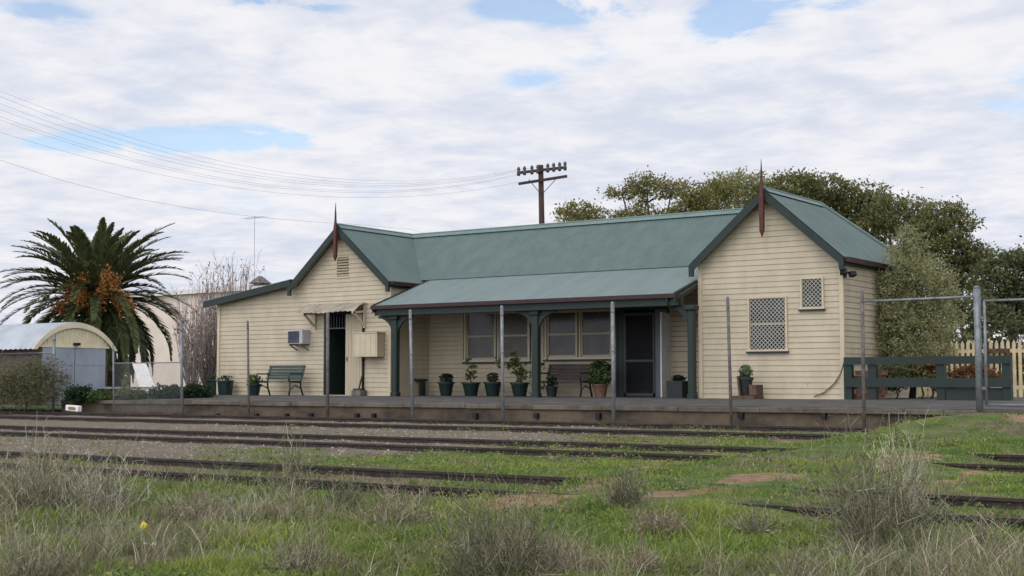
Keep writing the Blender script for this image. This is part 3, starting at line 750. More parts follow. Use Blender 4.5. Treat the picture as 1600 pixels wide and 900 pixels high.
bench('park_bench', (x,29.45,0.0), abs(fx(467,600,29.45)-fx(410,600,29.45))*.98, 'green slatted bench against the left wing wall', GREENB, GREENB)
x = (fx(850,600,31.2)+fx(921,600,31.2))/2
bench('park_bench', (x,31.3,0.0), abs(fx(921,600,31.3)-fx(850,600,31.3)), 'brown slatted bench under the right hand verandah window', BROWNB, POTD)
# green side table
x = fx(648,605,31.2); a = empty('side_table', (x,31.2,0), 'small dark green shelf stand beside the left verandah post', 'side table')
m = MB(); m.bx(x-.33,x+.33,31.02,31.4,.42,.48); m.build('table_top', GREEN, a, bevel=.01)
for q in (-.28,.28):
    m = MB(); m.bx(x+q-.1 if q < 0 else x+q-.03,x+q+.04,31.1,31.3,0,.42); m.build('leg', GREEN, a)

# ------------------------------------------------------------------ potted plants
LEAFP = leafmat('potted_leaves', (.028,.055,.016), (.10,.15,.045)); LEAFY = leafmat('yellow_green_leaves', (.06,.075,.02), (.17,.18,.06))
LEAFD = leafmat('dark_glossy_leaves', (.010,.024,.012), (.04,.075,.03), .4)
def potted(px, Y, pr, ph, fh, fr, n, label, pm=POTG, lm=LEAFP, ls=.10, cat='potted plant', zb=0.0, square=False, stemmy=0):
    x = fx(px, 600, Y); a = empty('potted_plant', (x,Y,zb), label, cat, 'potted plants on the platform')
    m = MB()
    if square: m.bx(x-pr,x+pr,Y-pr,Y+pr,zb,zb+ph); 
    else: m.lathe((x,Y,zb), [(pr*.68,0),(pr*.95,ph*.85),(pr*1.08,ph*.87),(pr*1.08,ph),(pr*.92,ph),(pr*.9,ph*.9)], 14)
    m.build('pot', pm, a, smooth=False)
    cz = zb+ph+fh*.45
    th = rng.uniform(0, 2*np.pi, n); r = np.sqrt(rng.random(n))*fr; z = rng.uniform(-.5,.5,n)*fh
    sh = np.sqrt(np.clip(1-(z/(fh*.55))**2, .1, 1))
    C = np.c_[x+r*np.cos(th)*sh, Y+r*np.sin(th)*sh, cz+z]
    if stemmy:
        cl = rng.normal(size=(stemmy,3))*[fr*.6,fr*.5,fh*.28]+[x,Y,cz]; C = cl[rng.integers(0,stemmy,n)]+rng.normal(size=(n,3))*fr*.2
    V, Fc, T = leaves_geo(C, rng.uniform(.6,1.4,n)*ls, .55)
    st = MB()
    for i in range(5 if stemmy else 3):
        q = C[i*7 % n]; st.tube([(x,Y,zb+ph*.85),(x*.6+q[0]*.4,Y*.6+q[1]*.4,zb+ph+(q[2]-zb-ph)*.55),q], [.012,.009,.005], 5)
    npmesh('foliage', V, Fc, lm, a, {'tint':T}); st.build('stem', BARK, a)
    return a
potted(697,30.9,.23,.40,.22,.21,220,'dark green pot with a round bushy top, leftmost of the verandah row', POTG, LEAFD)
potted(736,30.9,.25,.38,.62,.17,160,'green pot with tall sparse yellowish stems under the left window', POTG, LEAFY, .09, stemmy=9)
potted(770,30.9,.25,.40,.24,.2,140,'green pot with a low reddish plant, third in the verandah row', POTG, leafmat('reddish_leaves', (.06,.03,.02), (.06,.09,.03)))
potted(812,30.8,.25,.38,.66,.42,230,'green pot with wide pale leafy branches left of the middle verandah post', POTG, LEAFY, .13, stemmy=11)
potted(938,30.9,.20,.34,.62,.36,480,'brown terracotta pot with a large bush between brown bench and screen door', TERRA, LEAFP, .12)
potted(876-14,30.9,.17,.28,.25,.18,120,'small dark pot hidden behind the left end of the brown bench', POTD, LEAFD)
potted(1060,30.6,.22,.42,.14,.19,150,'square dark green planter at the white door edge', POTD, LEAFD, square=True)
potted(397,29.0,.21,.34,.26,.24,180,'dark green pot with a leafy plant at the left end of the green bench', POTG, LEAFP)
potted(1166,29.5,.16,.42,.28,.17,130,'dark pot of pale succulents standing by the right wing window', POTD, leafmat('succulent_leaves', (.05,.09,.04), (.16,.22,.11)), .11, zb=.08)
x = fx(1176,612,29.5); a = empty('wooden_crate', (x,29.55,0), 'low brown wooden crate and base board under the succulent pot', 'crate')
m = MB(); m.bx(fx(1150,615,29.5),fx(1186,615,29.5),29.2,29.75,0.0,.075); m.build('base_board', WOOD, a); m = MB(); m.bx(fx(1173,612,29.5)+.04,fx(1187,612,29.5)+.0,29.3,29.7,.08,.33); m.build('box', WOOD, a, bevel=.01); m = MB(); m.box((fx(1158,605,29.5),29.5,.30),(.04,.3,.46),ry=R(-6)); m.build('side_board', WOOD, a)
for px, Y, w_, h_, lab in ((336,30.4,.30,.46,'tall dark green tub just left of the lean-to corner'),(352,29.6,.26,.44,'dark green tub standing in front of the lean-to corner')):
    x = fx(px,612,Y); a = empty('planter_tub', (x,Y,0), lab, 'planter'); m = MB(); m.lathe((x,Y,0), [(w_*.8,0),(w_*.95,h_*.9),(w_*1.04,h_*.92),(w_*1.04,h_),(w_*.9,h_),(w_*.88,h_*.92)], 10); m.build('pot', POTG, a)
    n = 90; C = np.c_[x+rng.normal(size=n)*w_*.5, Y+rng.normal(size=n)*w_*.5, h_+rng.random(n)*.14]; V,Fc,T = leaves_geo(C,.09,.55); npmesh('foliage', V, Fc, LEAFD, a, {'tint':T})

# ------------------------------------------------------------------ fence posts along the platform
FY = 25.22
posts = [(85,522,83,640,.055,'thick grey steel fence post in front of the curved roof shed'),(177,540,178,642,.03,'thin grey fence post between shed and palm tree'),(283,506,285,648,.045,'grey fence post in front of the bare shrubs'),(387,503,389,652,.035,'dark thin fence post in front of the green bench'),(512,490,512,652,.05,'pale steel fence post in front of the dark left doorway'),
 (641,486,645,654,.045,'pale steel fence post just right of the left verandah post'),(784,480,786,656,.045,'pale steel fence post in front of the left verandah window'),(957,474,959,656,.05,'pale steel fence post left of the screen door'),(1137,466,1143,658,.042,'brown rusty fence post in front of the right wing, left of its window'),(1347,456,1350,652,.045,'brown steel fence post at the left end of the tubular gate frame')]
for (xt, yt, xb, yb, r, lab) in posts:
    b_ = P(xb, yb, Y=FY); b_[2] = min(float(gz(b_[0],FY))-.1, b_[2]); t_ = P(xt, yt, Y=FY); D_ = (t_-b_)
    a = empty('fence_post', b_, lab, 'fence post', 'steel posts along the platform edge')
    mt = GALVR if 'brown' in lab or 'dark' in lab else GALV
    r *= .82; m = MB(); m.tube([b_, t_], r, 8); m.build('pole', mt, a, smooth=True)
    m = MB(); m.tube([t_-(0,0,.01), t_+(0,0,.035)], [r*1.12, r*.6], 8); m.build('cap', mt, a)
    m = MB()
    for k_ in (.3,.62,.93): q = b_+D_*k_; m.tube([q-(0,0,.012), q+(0,0,.012)], r*1.12, 8)
    m.each('tie_wire', GALVR, a)
def chainlink(a, pa, pb, z0, z1, name='wire_mesh', step=.07):
    pa = np.array(pa, float); pb = np.array(pb, float); Ld = np.linalg.norm((pb-pa)[:2]); H = z1-z0; d = (pb-pa)/Ld; d[2] = 0; m = MB()
    for sg in (1,-1):
        c = -H
        while c < Ld:
            t0, t1 = max(0,-c/H), min(1,(Ld-c)/H)
            if t1-t0 > .02:
                q = []
                for t_ in (t0,t1):
                    u = c+H*t_; u = u if sg > 0 else Ld-u; q.append((pa[0]+d[0]*u, pa[1]+d[1]*u+.002*sg, z0+H*t_))
                m.bar(q[0], q[1], .0022, .0026)
            c += step
    return m.build(name, GALV, a)
# left low mesh panels with top rail
xa, xb_, xc = P(-40,560,Y=FY)[0], P(83,560,Y=FY)[0], P(178,560,Y=FY)[0]; xd = P(285,560,Y=FY)[0]
a = empty('mesh_fence', (xb_,FY,-.5), 'chain link panel with top rail in front of the leafy bush at far left', 'fence')
zt = fz(40,552,FY); m = MB(); m.tube([(xa-6,FY,zt),(xb_,FY,zt)],.022,6); m.build('rail', GALV, a); chainlink(a,(xa-3,FY,0),(xb_,FY,0),-.42,zt)
a = empty('mesh_fence', (xc,FY,-.5), 'low chain link panel with top rail in front of the palm trunk', 'fence')
zt = fz(230,567,FY); m = MB(); m.tube([(xc,FY,zt),(xd,FY,zt)],.016,6); m.build('rail', GALV, a); chainlink(a,(xc,FY,0),(xd,FY,0),-.42,zt,step=.07)
# right gate frame
b_ = P(1531,642,Y=FY); t_ = P(1526,450,Y=FY); b_[2] = float(gz(b_[0],FY))-.1
a = empty('fence_gate', b_, 'tall tubular steel gate frame and thick post at the right edge', 'gate')
m = MB(); m.tube([b_,t_],.062,10); m.tube([t_,t_+(0,0,.04)],[.07,.04],10); m.build('gate_post', GALV, a, smooth=True)
q0 = P(1347,471,Y=FY); q1 = P(1526,463,Y=FY); m = MB(); m.tube([q0,(q0+q1)/2+(0,0,-.005),q1],.024,7); m.build('top_rail', GALV, a, smooth=True)
x0_, x1_ = P(1540,560,Y=FY)[0], P(1700,560,Y=FY)[0]; zt = fz(1570,469,FY); zb2 = fz(1570,633,FY)
m = MB(); m.tube([(x0_,FY,zb2),(x0_,FY,zt)],.028,7); m.tube([(x0_,FY,zt),(x1_,FY,zt)],.024,7); m.tube([(x0_,FY,zb2),(x1_,FY,zb2)],.024,7); m.tube([(x1_,FY,zb2),(x1_,FY,zt)],.024,7); m.build('gate_leaf', GALV, a, smooth=True)
m = MB()
for z_ in (zb2+.3, zt-.3): m.bx(x0_-.13,x0_-.0,FY-.03,FY+.03,z_-.03,z_+.03)
m.each('hinge', GALVR, a)

# ------------------------------------------------------------------ dark green timber fence + picket fence
Y = 29.9; x0_, x1_ = RX1+.06, fx(1582,590,Y); a = empty('timber_fence', (x0_,Y,0), 'dark green two rail timber fence beside the right wing', 'fence')
z1_ = fz(1450,557,Y); m = MB(); m.bx(x0_,x1_,Y-.09,Y-.035,z1_-.17,z1_); m.build('rail', GREEN, a); m = MB(); m.bx(x0_,x1_,Y-.09,Y-.035,.28,.48); m.build('rail', GREEN, a)
for px in (1322,1363,1470,1573):
    X = fx(px,590,Y)+(.05 if px == 1322 else 0); m = MB(); m.bx(X-.09,X+.09,Y-.034,Y+.12,-.02,z1_-.01); m.build('post', GREEN, a)
m = MB(); m.bx(fx(1470,600,Y)+.1,fx(1573,600,Y)-.1,Y+.0,Y+.03,-.02,.27); m.build('kick_board', POTD, a)
a = empty('brick_stack', (RX1+.4,Y+.5,0), 'low stack of old red bricks between station wall and green fence', 'bricks')
for r_ in range(6):
    m = MB()
    for i in range(3): m.bx(RX1+.12+i*.22+(r_%2)*.06,RX1+.32+i*.22+(r_%2)*.06,Y+.3,Y+.62,r_*.11,r_*.11+.10)
    m.build('brick_course', BRICK, a)
Yp = 37.5; a = empty('picket_fence', (fx(1500,600,Yp),Yp,-.2), 'cream picket fence behind the right hand trees', 'fence')
m = MB(); X = fx(1400,580,Yp); zt = fz(1540,531,Yp)
while X < fx(1720,580,Yp):
    h_ = zt+random.uniform(-.02,.02); m.prism([(X,Yp,-.3),(X+.085,Yp,-.3),(X+.085,Yp,h_-.09),(X+.0425,Yp,h_),(X,Yp,h_-.09)], (0,.02,0)); X += .15
m.build('pickets', PICK, a)
for z_ in (.25, zt-.3):
    m = MB(); m.bx(fx(1400,580,Yp),fx(1720,580,Yp),Yp+.02,Yp+.07,z_-.05,z_+.05); m.build('rail', PICK, a)
m = MB(); X0 = fx(1538,580,Yp-.3); m.bx(X0,X0+.07,Yp-.12,Yp-.03,-.3,zt-.25); X1 = fx(1570,580,Yp-.3); m.bx(X1,X1+.07,Yp-.12,Yp-.03,-.3,zt-.25); m.bx(X0,X1+.07,Yp-.121,Yp-.03,zt-.33,zt-.24); m.build('gate_frame', WOOD, a)

# ------------------------------------------------------------------ curved roof shed
sh_x1 = P(118,570,D=42)[0]; pL = P(62,580,D=39.6); pR = P(168,580,D=43.4)
# end face lies in a plane X = const
SX = float(P(115,560,D=41.5)[0]); yL = float(P(60,570,X=SX)[1]); yR = float(P(168,570,X=SX)[1]); yc = (yL+yR)/2; hw = (yR-yL)/2
zE = float(P(115,541,X=SX)[2]); zT = float(P(110,504,X=SX)[2]); zB = -.3
a = empty('lamp_shed', (SX,yc,zB), 'small shed with curved silver roof and cream boarded gable', 'shed')
def arc(hw, rise, n=18):
    Rr = (hw*hw+rise*rise)/(2*rise); th = math.asin(min(1,hw/Rr)); return [(Rr*math.sin(-th+2*th*i/n), Rr*math.cos(-th+2*th*i/n)-Rr+rise) for i in range(n+1)]
Ls = 7.0
m = MB(); m.quad((SX,yL,zB),(SX,yR,zB),(SX,yR,zE),(SX,yL,zE)); m.quad((SX-Ls,yL,zB),(SX,yL,zB),(SX,yL,zE),(SX-Ls,yL,zE)); m.quad((SX-Ls,yR,zB),(SX,yR,zB),(SX,yR,zE),(SX-Ls,yR,zE)); m.quad((SX-Ls,yL,zB),(SX-Ls,yR,zB),(SX-Ls,yR,zE),(SX-Ls,yL,zE)); m.build('wall', SHEDS, a)
m = MB()
for i in range(2):
    y0 = yL+.1+i*(hw-.1)+.01; m.bx(SX+.0,SX+.05,y0,y0+hw-.13,zB+.02,zE-.06)
    for j in range(1,6): m.bx(SX+.045,SX+.065,y0+(hw-.13)*j/6-.02,y0+(hw-.13)*j/6+.02,zB+.03,zE-.08)
    for z_ in (zB+.4,zE-.5): m.bx(SX+.045,SX+.062,y0+.03,y0+hw-.16,z_-.06,z_+.06)
m.each('door', SHEDW, a)
m = MB(); pts = arc(hw, zT-zE-.1); m.add([(SX+.03,yc+p_,zE+q_) for p_, q_ in pts], [tuple(range(len(pts)))])
y_ = yL
while y_ < yR:
    q_ = np.interp(y_-yc, [p_[0] for p_ in pts], [p_[1] for p_ in pts])
    if q_ > .05: m.bx(SX+.03,SX+.05,y_,y_+.05,zE,zE+q_-.01)
    y_ += .14
m.bx(SX+.02,SX+.07,yL,yR,zE-.05,zE+.02); m.build('gable_boards', mat('pale_cream_boards', (.66,.59,.41), .6, .1, 2), a)
po_ = arc(hw+.28, zT-zE+.12); pi_ = arc(hw+.14, zT-zE-.04)
m = MB(); n = len(po_)
V = [(SX+.12,yc+p_,zE-.12+q_) for p_, q_ in po_]+[(SX+.12,yc+p_,zE-.12+q_) for p_, q_ in pi_]; V += [(x_-.06,y_,z_) for x_, y_, z_ in V]
Fc = []
for i in range(n-1): Fc += [(i,i+1,n+i+1,n+i),(2*n+i,3*n+i,3*n+i+1,2*n+i+1),(i,2*n+i,2*n+i+1,i+1),(n+i,n+i+1,3*n+i+1,3*n+i)]
m.add(V, Fc); m.build('barge', mat('pale_cream_barge', (.62,.56,.41), .6, .08, 2), a)
m = MB(); V = []
for X in np.arange(SX+.08, SX-Ls-.3, -.04):
    for p_, q_ in po_: V.append((X, yc+p_, zE-.11+q_+.012*math.sin(X*2*math.pi/.24)))
nx_ = len(V)//n; m.add(V, [(i*n+j,i*n+j+1,(i+1)*n+j+1,(i+1)*n+j) for i in range(nx_-1) for j in range(n-1)]); m.build('roof', SHEDR, a, smooth=True)
m = MB(); m.bx(SX+.05,SX+.2,yc-.08,yc+.08,zE+.02,zE+.1); m.build('lamp', DARK, a)

# pale building behind the palm
c = P(300,560,D=70); a = empty('pale_house', (c[0],c[1],-.2), 'pale rendered building behind the palm and bare shrubs', 'house')
rt = np.array([math.cos(AZ), math.sin(AZ), 0]); fw = np.array([-math.sin(AZ), math.cos(AZ), 0])
def pt(u, d, z): return c*[1,1,0]+rt*u+fw*d+np.array([0,0,z])
uw0 = (205-300)/F*70; uw1 = (415-300)/F*70; zw = float(P(300,452,D=70)[2]); zp = float(P(300,440,D=70)[2])
m = MB(); m.add([pt(uw0,0,-.2),pt(uw1,0,-.2),pt(uw1,0,zw),pt(uw0,0,zw-.4),pt(uw0,7,-.2),pt(uw1,7,-.2),pt(uw1,7,zw),pt(uw0,7,zw-.4)], [(0,1,2,3),(4,5,6,7),(1,5,6,2),(0,4,7,3)]); m.build('wall', PALEW, a)
m = MB(); m.add([pt(uw0-.3,-.3,zw-.45),pt(uw1+.3,-.3,zw),pt(uw1,4,zp+.2),pt(uw0,4,zp-.25),pt(uw1+.3,7.3,zw),pt(uw0-.3,7.3,zw-.45)], [(0,1,2,3),(3,2,4,5)]); m.build('roof', mat('pale_roof', (.5,.46,.43), .7, .1), a)
cp = pt((385-300)/F*70, 3.5, zp); m = MB(); m.lathe(tuple(cp-(0,0,.3)), [(.35,0),(.35,.45),(.62,.46),(.1,.85)], 10); m.build('roof_vent', GALVR, a)

# leaning white board and long bench
p = P(226,604,D=43); a = empty('leaning_board', p, 'white painted board leaning in front of the palm trunk', 'board')
t0 = P(206,566,D=43.3); t1 = P(228,568,D=43.3); q0 = P(218,606,D=42.9); q1 = P(243,606,D=42.9); m = MB(); m.prism([q0,q1,t1,t0], tuple(fw*.05)); m.build('panel', WHITE, a); m = MB(); m.bar((q0+q1)/2+fw*.7, (t0+t1)/2+fw*.05, .05,.05); m.build('prop', WOOD, a)
b0 = P(150,606,D=40); b1 = P(246,606,D=40); a = empty('plank_seat', (b0+b1)/2*[1,1,0]+np.array([0,0,-.3]), 'long pale plank seat among the low green hedge plants', 'bench'); m = MB(); m.bar(b0,b1,.35,.06); m.build('plank', GALV, a)
for k_ in (.08,.5,.92):
    q = b0+(b1-b0)*k_; m = MB(); m.bx(q[0]-.05,q[0]+.05,q[1]-.1,q[1]+.1,-.3,q[2]-.02); m.build('leg', WOOD, a)
p = P(115,638,Y=24.95); gz0 = float(gz(p[0],24.95)); a = empty('marker_stone', (p[0],24.95,gz0), 'small white painted block at the left end of the platform', 'marker block')
m = MB(); m.box((p[0],24.95,p[2]),(.55,.16,.17),ry=R(3)); m.build('block', WHITE, a, bevel=.02); m = MB(); m.box((p[0]+.04,24.862,p[2]),(.3,.012,.08),ry=R(3)); m.build('yellow_patch', mat('faded_ochre', (.30,.22,.07), .8, .2, 8), a)

# ------------------------------------------------------------------ telegraph pole and wires
D_ = 62; b_ = P(851,420,D=D_); t_ = P(845,258,D=D_); b_[2] = -.2
a = empty('telegraph_pole', b_, 'dark timber telegraph pole with two crossarms behind the station roof', 'telegraph pole')
m = MB(); m.tube([b_,t_],[.17,.12],9); m.build('pole', TIMB, a, smooth=True)
ins = []
for (xa,ya,xb2,yb2) in ((808,271,885,262),(810,288,886,276)):
    q0, q1 = P(xa,ya,D=D_), P(xb2,yb2,D=D_); m = MB(); m.bar(q0-fw*.14,q1-fw*.14,.10,.12); arm = m.build('crossarm', TIMB, a)
    if ya == 271:
        for k_ in (.03,.15,.3,.42,.62,.74,.86,.97):
            q = q0+(q1-q0)*k_-fw*.14; m = MB(); m.lathe(tuple(q+(0,0,.05)), [(.02,-.2),(.07,-.18),(.09,-.06),(.05,.02),(.085,.1),(.05,.2),(.02,.22)], 8); m.build('insulator', WIRE, arm, smooth=True); ins.append(q+(0,0,.16))
    else: ins += [q0+(0,0,.1), (q0+q1)/2*.5+q0*.5]
m = MB(); mid = P(846,305,D=D_); 
for xx in (826,868): m.bar(mid-fw*.12, P(xx,281,D=D_)-fw*.1, .03,.03)
m.each('brace', TIMB, a)
Bxy = P(-900,300,D=34)
wl = [(0,143,420,266),(0,152,420,272),(0,163,420,277),(0,172,420,281),(0,183,420,289),(0,188,420,292),(0,207,420,300)]
for i, (xa,ya,xb2,yb2) in enumerate(wl):
    A_ = ins[i if i < 8 else -1] if i < 6 else ins[8]
    off = rt*(-.5+.16*i)*2
    B_ = Bxy+off
    def tat(px):
        lo_, hi_ = 0., 1.
        for _ in range(50):
            t = (lo_+hi_)/2; q = A_+(B_-A_)*t; v = camR.T@(q-np.array([0,0,ZC])); xx = 800+F*v[0]/-v[2]
            if xx > px: lo_ = t
            else: hi_ = t
        return t
    eq = []; rh = []
    for px, py in ((xa,ya),(xb2,yb2)):
        t = tat(px); q = A_+(B_-A_)*t; d = ray(px,py); s_ = math.hypot(q[0],q[1])/math.hypot(d[0],d[1]); z = d[2]*s_+ZC
        eq.append([t, -4*t*(1-t)]); rh.append(z-A_[2]*(1-t))
    bz, sag = np.linalg.solve(np.array(eq), np.array(rh))
    m = MB(); pts = []
    for k_ in range(41): t = k_/40; q = A_+(B_-A_)*t; q[2] = A_[2]*(1-t)+bz*t-4*sag*t*(1-t); pts.append(q)
    m.tube(pts, .0032, 4); o = m.build('overhead_wire', WIRE); tag(o, 'one of the thin overhead wires sagging left from the telegraph pole', 'wire', 'telegraph wires')
m = MB(); pts = []
pa = P(560,349,D=55); 
for x_, y_, d_ in ((-120,205,33),(0,250,36),(100,283,38.5),(200,308,41),(300,326,44),(400,339,47.5),(480,346,51),(560,351,55),(640,358,59),(700,374,63)): pts.append(P(x_,y_,D=d_))
m.tube(pts, .0035, 4); o = m.build('overhead_wire', WIRE); tag(o, 'single lower overhead wire running from upper left behind the left gable', 'wire')

# ------------------------------------------------------------------ trees
def tree(name, label, lobes, D, base_px, lm, nc, per, ls, cat='tree', group=None, trunkr=.22, cl=.42, droop=0, shell=.62, asp=.5, zb=-.15, zs=.55):
    L_ = [(P(x,y,D=D+dd), rx*D/F, ry*D/F) for (x,y,rx,ry,dd) in lobes]
    base = P(base_px, 610, D=D); base[2] = zb
    a = empty(name, base, label, cat, group)
    vol = np.array([rx*rx*ry for _, rx, ry in L_])**.8; cnt = np.maximum(3, (vol/vol.sum()*nc).astype(int))
    parts = []; C_all = []
    for (c_, rx, ry), n in zip(L_, cnt):
        v = unit(rng.normal(size=(n,3))); r = (shell+(1-shell)*rng.random(n))*rng.uniform(.7,1.16,n)
        cc = c_+v*r[:,None]*np.array([rx,rx*.9,ry])*np.array([1,1,1])
        # rotate xy radius is symmetric enough
        C_all.append(cc)
    CC = np.concatenate(C_all); n = len(CC)
    cr = rng.uniform(.6,1.3,n)*cl
    k_ = rng.integers(0,n,n*per); off = rng.normal(size=(n*per,3))*.45*cr[k_][:,None]*[1,1,zs]
    off[:,2] -= droop*np.hypot(off[:,0],off[:,1])
    pos = CC[k_]+off; tn = np.clip(.25+.5*rng.random(n)[k_]+.3*rng.normal(size=n*per), 0, 1)
    V,Fc,T = leaves_geo(pos, rng.uniform(.6,1.4,n*per)*ls, asp, tn)
    npmesh('crown', V, Fc, lm, a, {'tint':T})
    m = MB(); top = np.mean([c_ for c_,_,_ in L_], 0)
    fork = base+(top-base)*.45; m.tube([base, base*.6+fork*.4+rt*.05, fork],[trunkr,trunkr*.8,trunkr*.65],8)
    for c_, rx, ry in L_:
        mid = (fork*.45+c_*.55)+np.array([random.uniform(-.3,.3),random.uniform(-.3,.3),random.uniform(-.1,.3)])
        m.tube([fork,mid,c_],[trunkr*.5,trunkr*.3,trunkr*.12],6)
        idxs = rng.integers(0,n,5)
        near = np.argsort(np.linalg.norm(CC-c_,axis=1))[:40]
        for q in rng.choice(near, min(6,len(near)), replace=False): m.tube([c_,(c_+CC[q])/2+np.array([0,0,.1]),CC[q]],[trunkr*.14,trunkr*.08,.015],5)
    m.build('trunk', BARK, a, smooth=True)
    return a
LDK = leafmat('dark_tree_leaves', (.075,.08,.03), (.235,.228,.09)); LMD = leafmat('olive_tree_leaves', (.095,.092,.03), (.29,.265,.095))
LYG = leafmat('yellow_green_tree_leaves', (.10,.094,.03), (.27,.25,.085)); LGO = leafmat('grey_olive_leaves', (.18,.178,.08), (.42,.41,.215)); LDD = leafmat('very_dark_leaves', (.05,.06,.028), (.165,.18,.078))
tree('leafy_tree','small olive tree low at the left end of the tree row behind the roof',[(905,328,36,16,0),(890,338,22,12,1),(930,336,26,12,0),(915,350,40,12,0)],60,912,LMD,141,19,0.130,group='trees behind the station',trunkr=.15)
tree('leafy_tree','loose open tree with bare gaps above the station ridge',[(1010,290,42,17,0),(972,302,30,12,0),(1050,296,36,16,1),(990,335,40,14,0),(1035,340,40,14,0),(1010,318,20,12,2)],62,1005,LMD,267,19,0.140,group='trees behind the station',shell=.5)
tree('leafy_tree','yellow green autumn tree left of the right gable',[(1085,310,40,26,0),(1070,335,40,18,0),(1125,300,40,24,1),(1110,330,44,20,0)],60,1090,LYG,364,19,0.140,group='trees behind the station',shell=.4)
tree('leafy_tree','pale olive tree with twiggy top just left of the tall red finial',[(1150,282,34,16,0),(1175,290,36,22,0),(1130,300,30,20,1),(1170,312,40,20,1)],64,1155,LGO,237,17,0.140,group='trees behind the station',shell=.5)
tree('leafy_tree','broad dark tree rising behind the right gable roof',[(1240,292,50,24,0),(1290,300,52,30,0),(1200,300,46,26,1),(1260,330,70,36,1),(1330,315,46,32,0),(1320,355,50,30,0),(1365,318,40,28,0),(1370,345,40,26,0)],58,1270,LDK,665,29,0.151,group='trees behind the station',shell=.45)
tree('leafy_tree','dark spreading tree whose limbs show between right roof slope and grey shrub',[(1390,330,40,30,0),(1370,362,44,26,1),(1420,352,40,30,0),(1400,395,50,26,0),(1435,400,36,30,1),(1430,328,36,24,0),(1450,350,36,26,0)],56,1400,LDK,364,20,0.145,group='trees behind the station',shell=.55)
tree('leafy_tree','rounded dark tree with sky gaps, right of the grey olive shrub',[(1475,335,42,26,0),(1500,352,30,26,0),(1460,372,50,30,0),(1505,395,40,30,0),(1480,425,50,34,1),(1520,430,34,30,0),(1440,365,36,26,1),(1530,400,28,24,0)],54,1480,LDK,476,27,0.140,group='trees behind the station',shell=.55)
tree('leafy_tree','low dark tree cut by the right picture edge',[(1570,415,44,24,0),(1610,405,40,26,0),(1560,450,46,30,0),(1610,460,50,40,0),(1575,490,60,34,1)],52,1580,LDD,521,29,0.135,group='trees behind the station',shell=.45)
tree('leafy_tree','shadowy bushy tree filling the gap above the picket fence',[(1500,480,44,36,0),(1545,505,44,30,0),(1470,500,40,40,1),(1600,515,40,24,0),(1500,560,50,40,1),(1570,560,50,40,1),(1440,570,40,40,1),(1630,550,40,40,1)],47,1510,LDD,380,17,0.165,group='trees behind the station',shell=.4)
tree('conical_shrub','tall grey olive conical shrub behind the dark green timber fence',[(1428,440,52,52,0),(1420,400,34,36,0),(1400,495,52,52,0),(1456,500,48,54,0),(1425,545,72,46,0),(1414,372,15,18,0),(1382,450,24,34,0),(1475,455,22,34,0)],33,1425,LGO,800,52,.075,cat='shrub',trunkr=.09,cl=.22,shell=.35,asp=.35,zb=0,zs=1.)
LRU = leafmat('rusty_leaves', (.13,.05,.025), (.25,.13,.05))
for i, (x_, y_, r1, r2, lm_, lab) in enumerate([(1440,582,34,24,LDK,'dark low shrub under the grey conical tree behind the green fence'),(1400,590,32,20,LDD,'very dark shrub behind the green fence near the brick stack'),(1520,585,40,18,LRU,'rust coloured shrub behind the right end of the green fence'),(1455,572,18,14,LRU,'small orange brown shrub seen between the green fence rails'),(1500,603,40,13,LDK,'low green plant along the foot of the green fence')]):
    tree('garden_shrub',lab,[(x_,y_,r1,r2,0),(x_+r1*.5,y_+3,r1*.6,r2*.7,0),(x_-r1*.5,y_+4,r1*.6,r2*.7,0)],32.2,x_,lm_,90,26,.09,cat='shrub',group='shrubs behind the green fence',trunkr=.03,cl=.18,shell=.3,zb=0)
# hedge plants at left on platform and the leafy bush outside
for i, (x_, y_, r1, r2, lm_, lab) in enumerate([(125,615,22,14,LEAFD,'dark green rounded hedge plant below the shed door'),(160,620,20,9,LEAFP,'low pale green plant under the plank seat'),(205,618,24,10,LEAFY,'yellow green plant under the right part of the plank seat'),(265,614,30,12,LEAFD,'dark spreading plant right of the leaning board'),(308,612,24,14,LEAFD,'dark blue green bush beside the lean-to tubs')]):
    tree('hedge_plant',lab,[(x_,y_,r1,r2,0),(x_+r1*.5,y_+3,r1*.5,r2*.7,0),(x_-r1*.5,y_+3,r1*.5,r2*.7,0)],39.3,x_,lm_,90,26,.10,cat='hedge plant',group='low hedge plants on the platform',trunkr=.03,cl=.2,shell=.3,zb=-.1)
LBU = leafmat('scrubby_bush_leaves', (.065,.068,.032), (.20,.19,.10))
tree('scrubby_bush','large scrubby olive bush behind the mesh fence at far left',[(30,590,44,30,0),(70,580,34,24,0),(60,612,50,26,0),(10,610,40,30,0),(95,600,24,24,0),(-30,600,40,34,0)],39.5,40,LBU,320,28,.09,cat='bush',trunkr=.05,cl=.3,shell=.35,asp=.3,zb=-.45,zs=1.1)
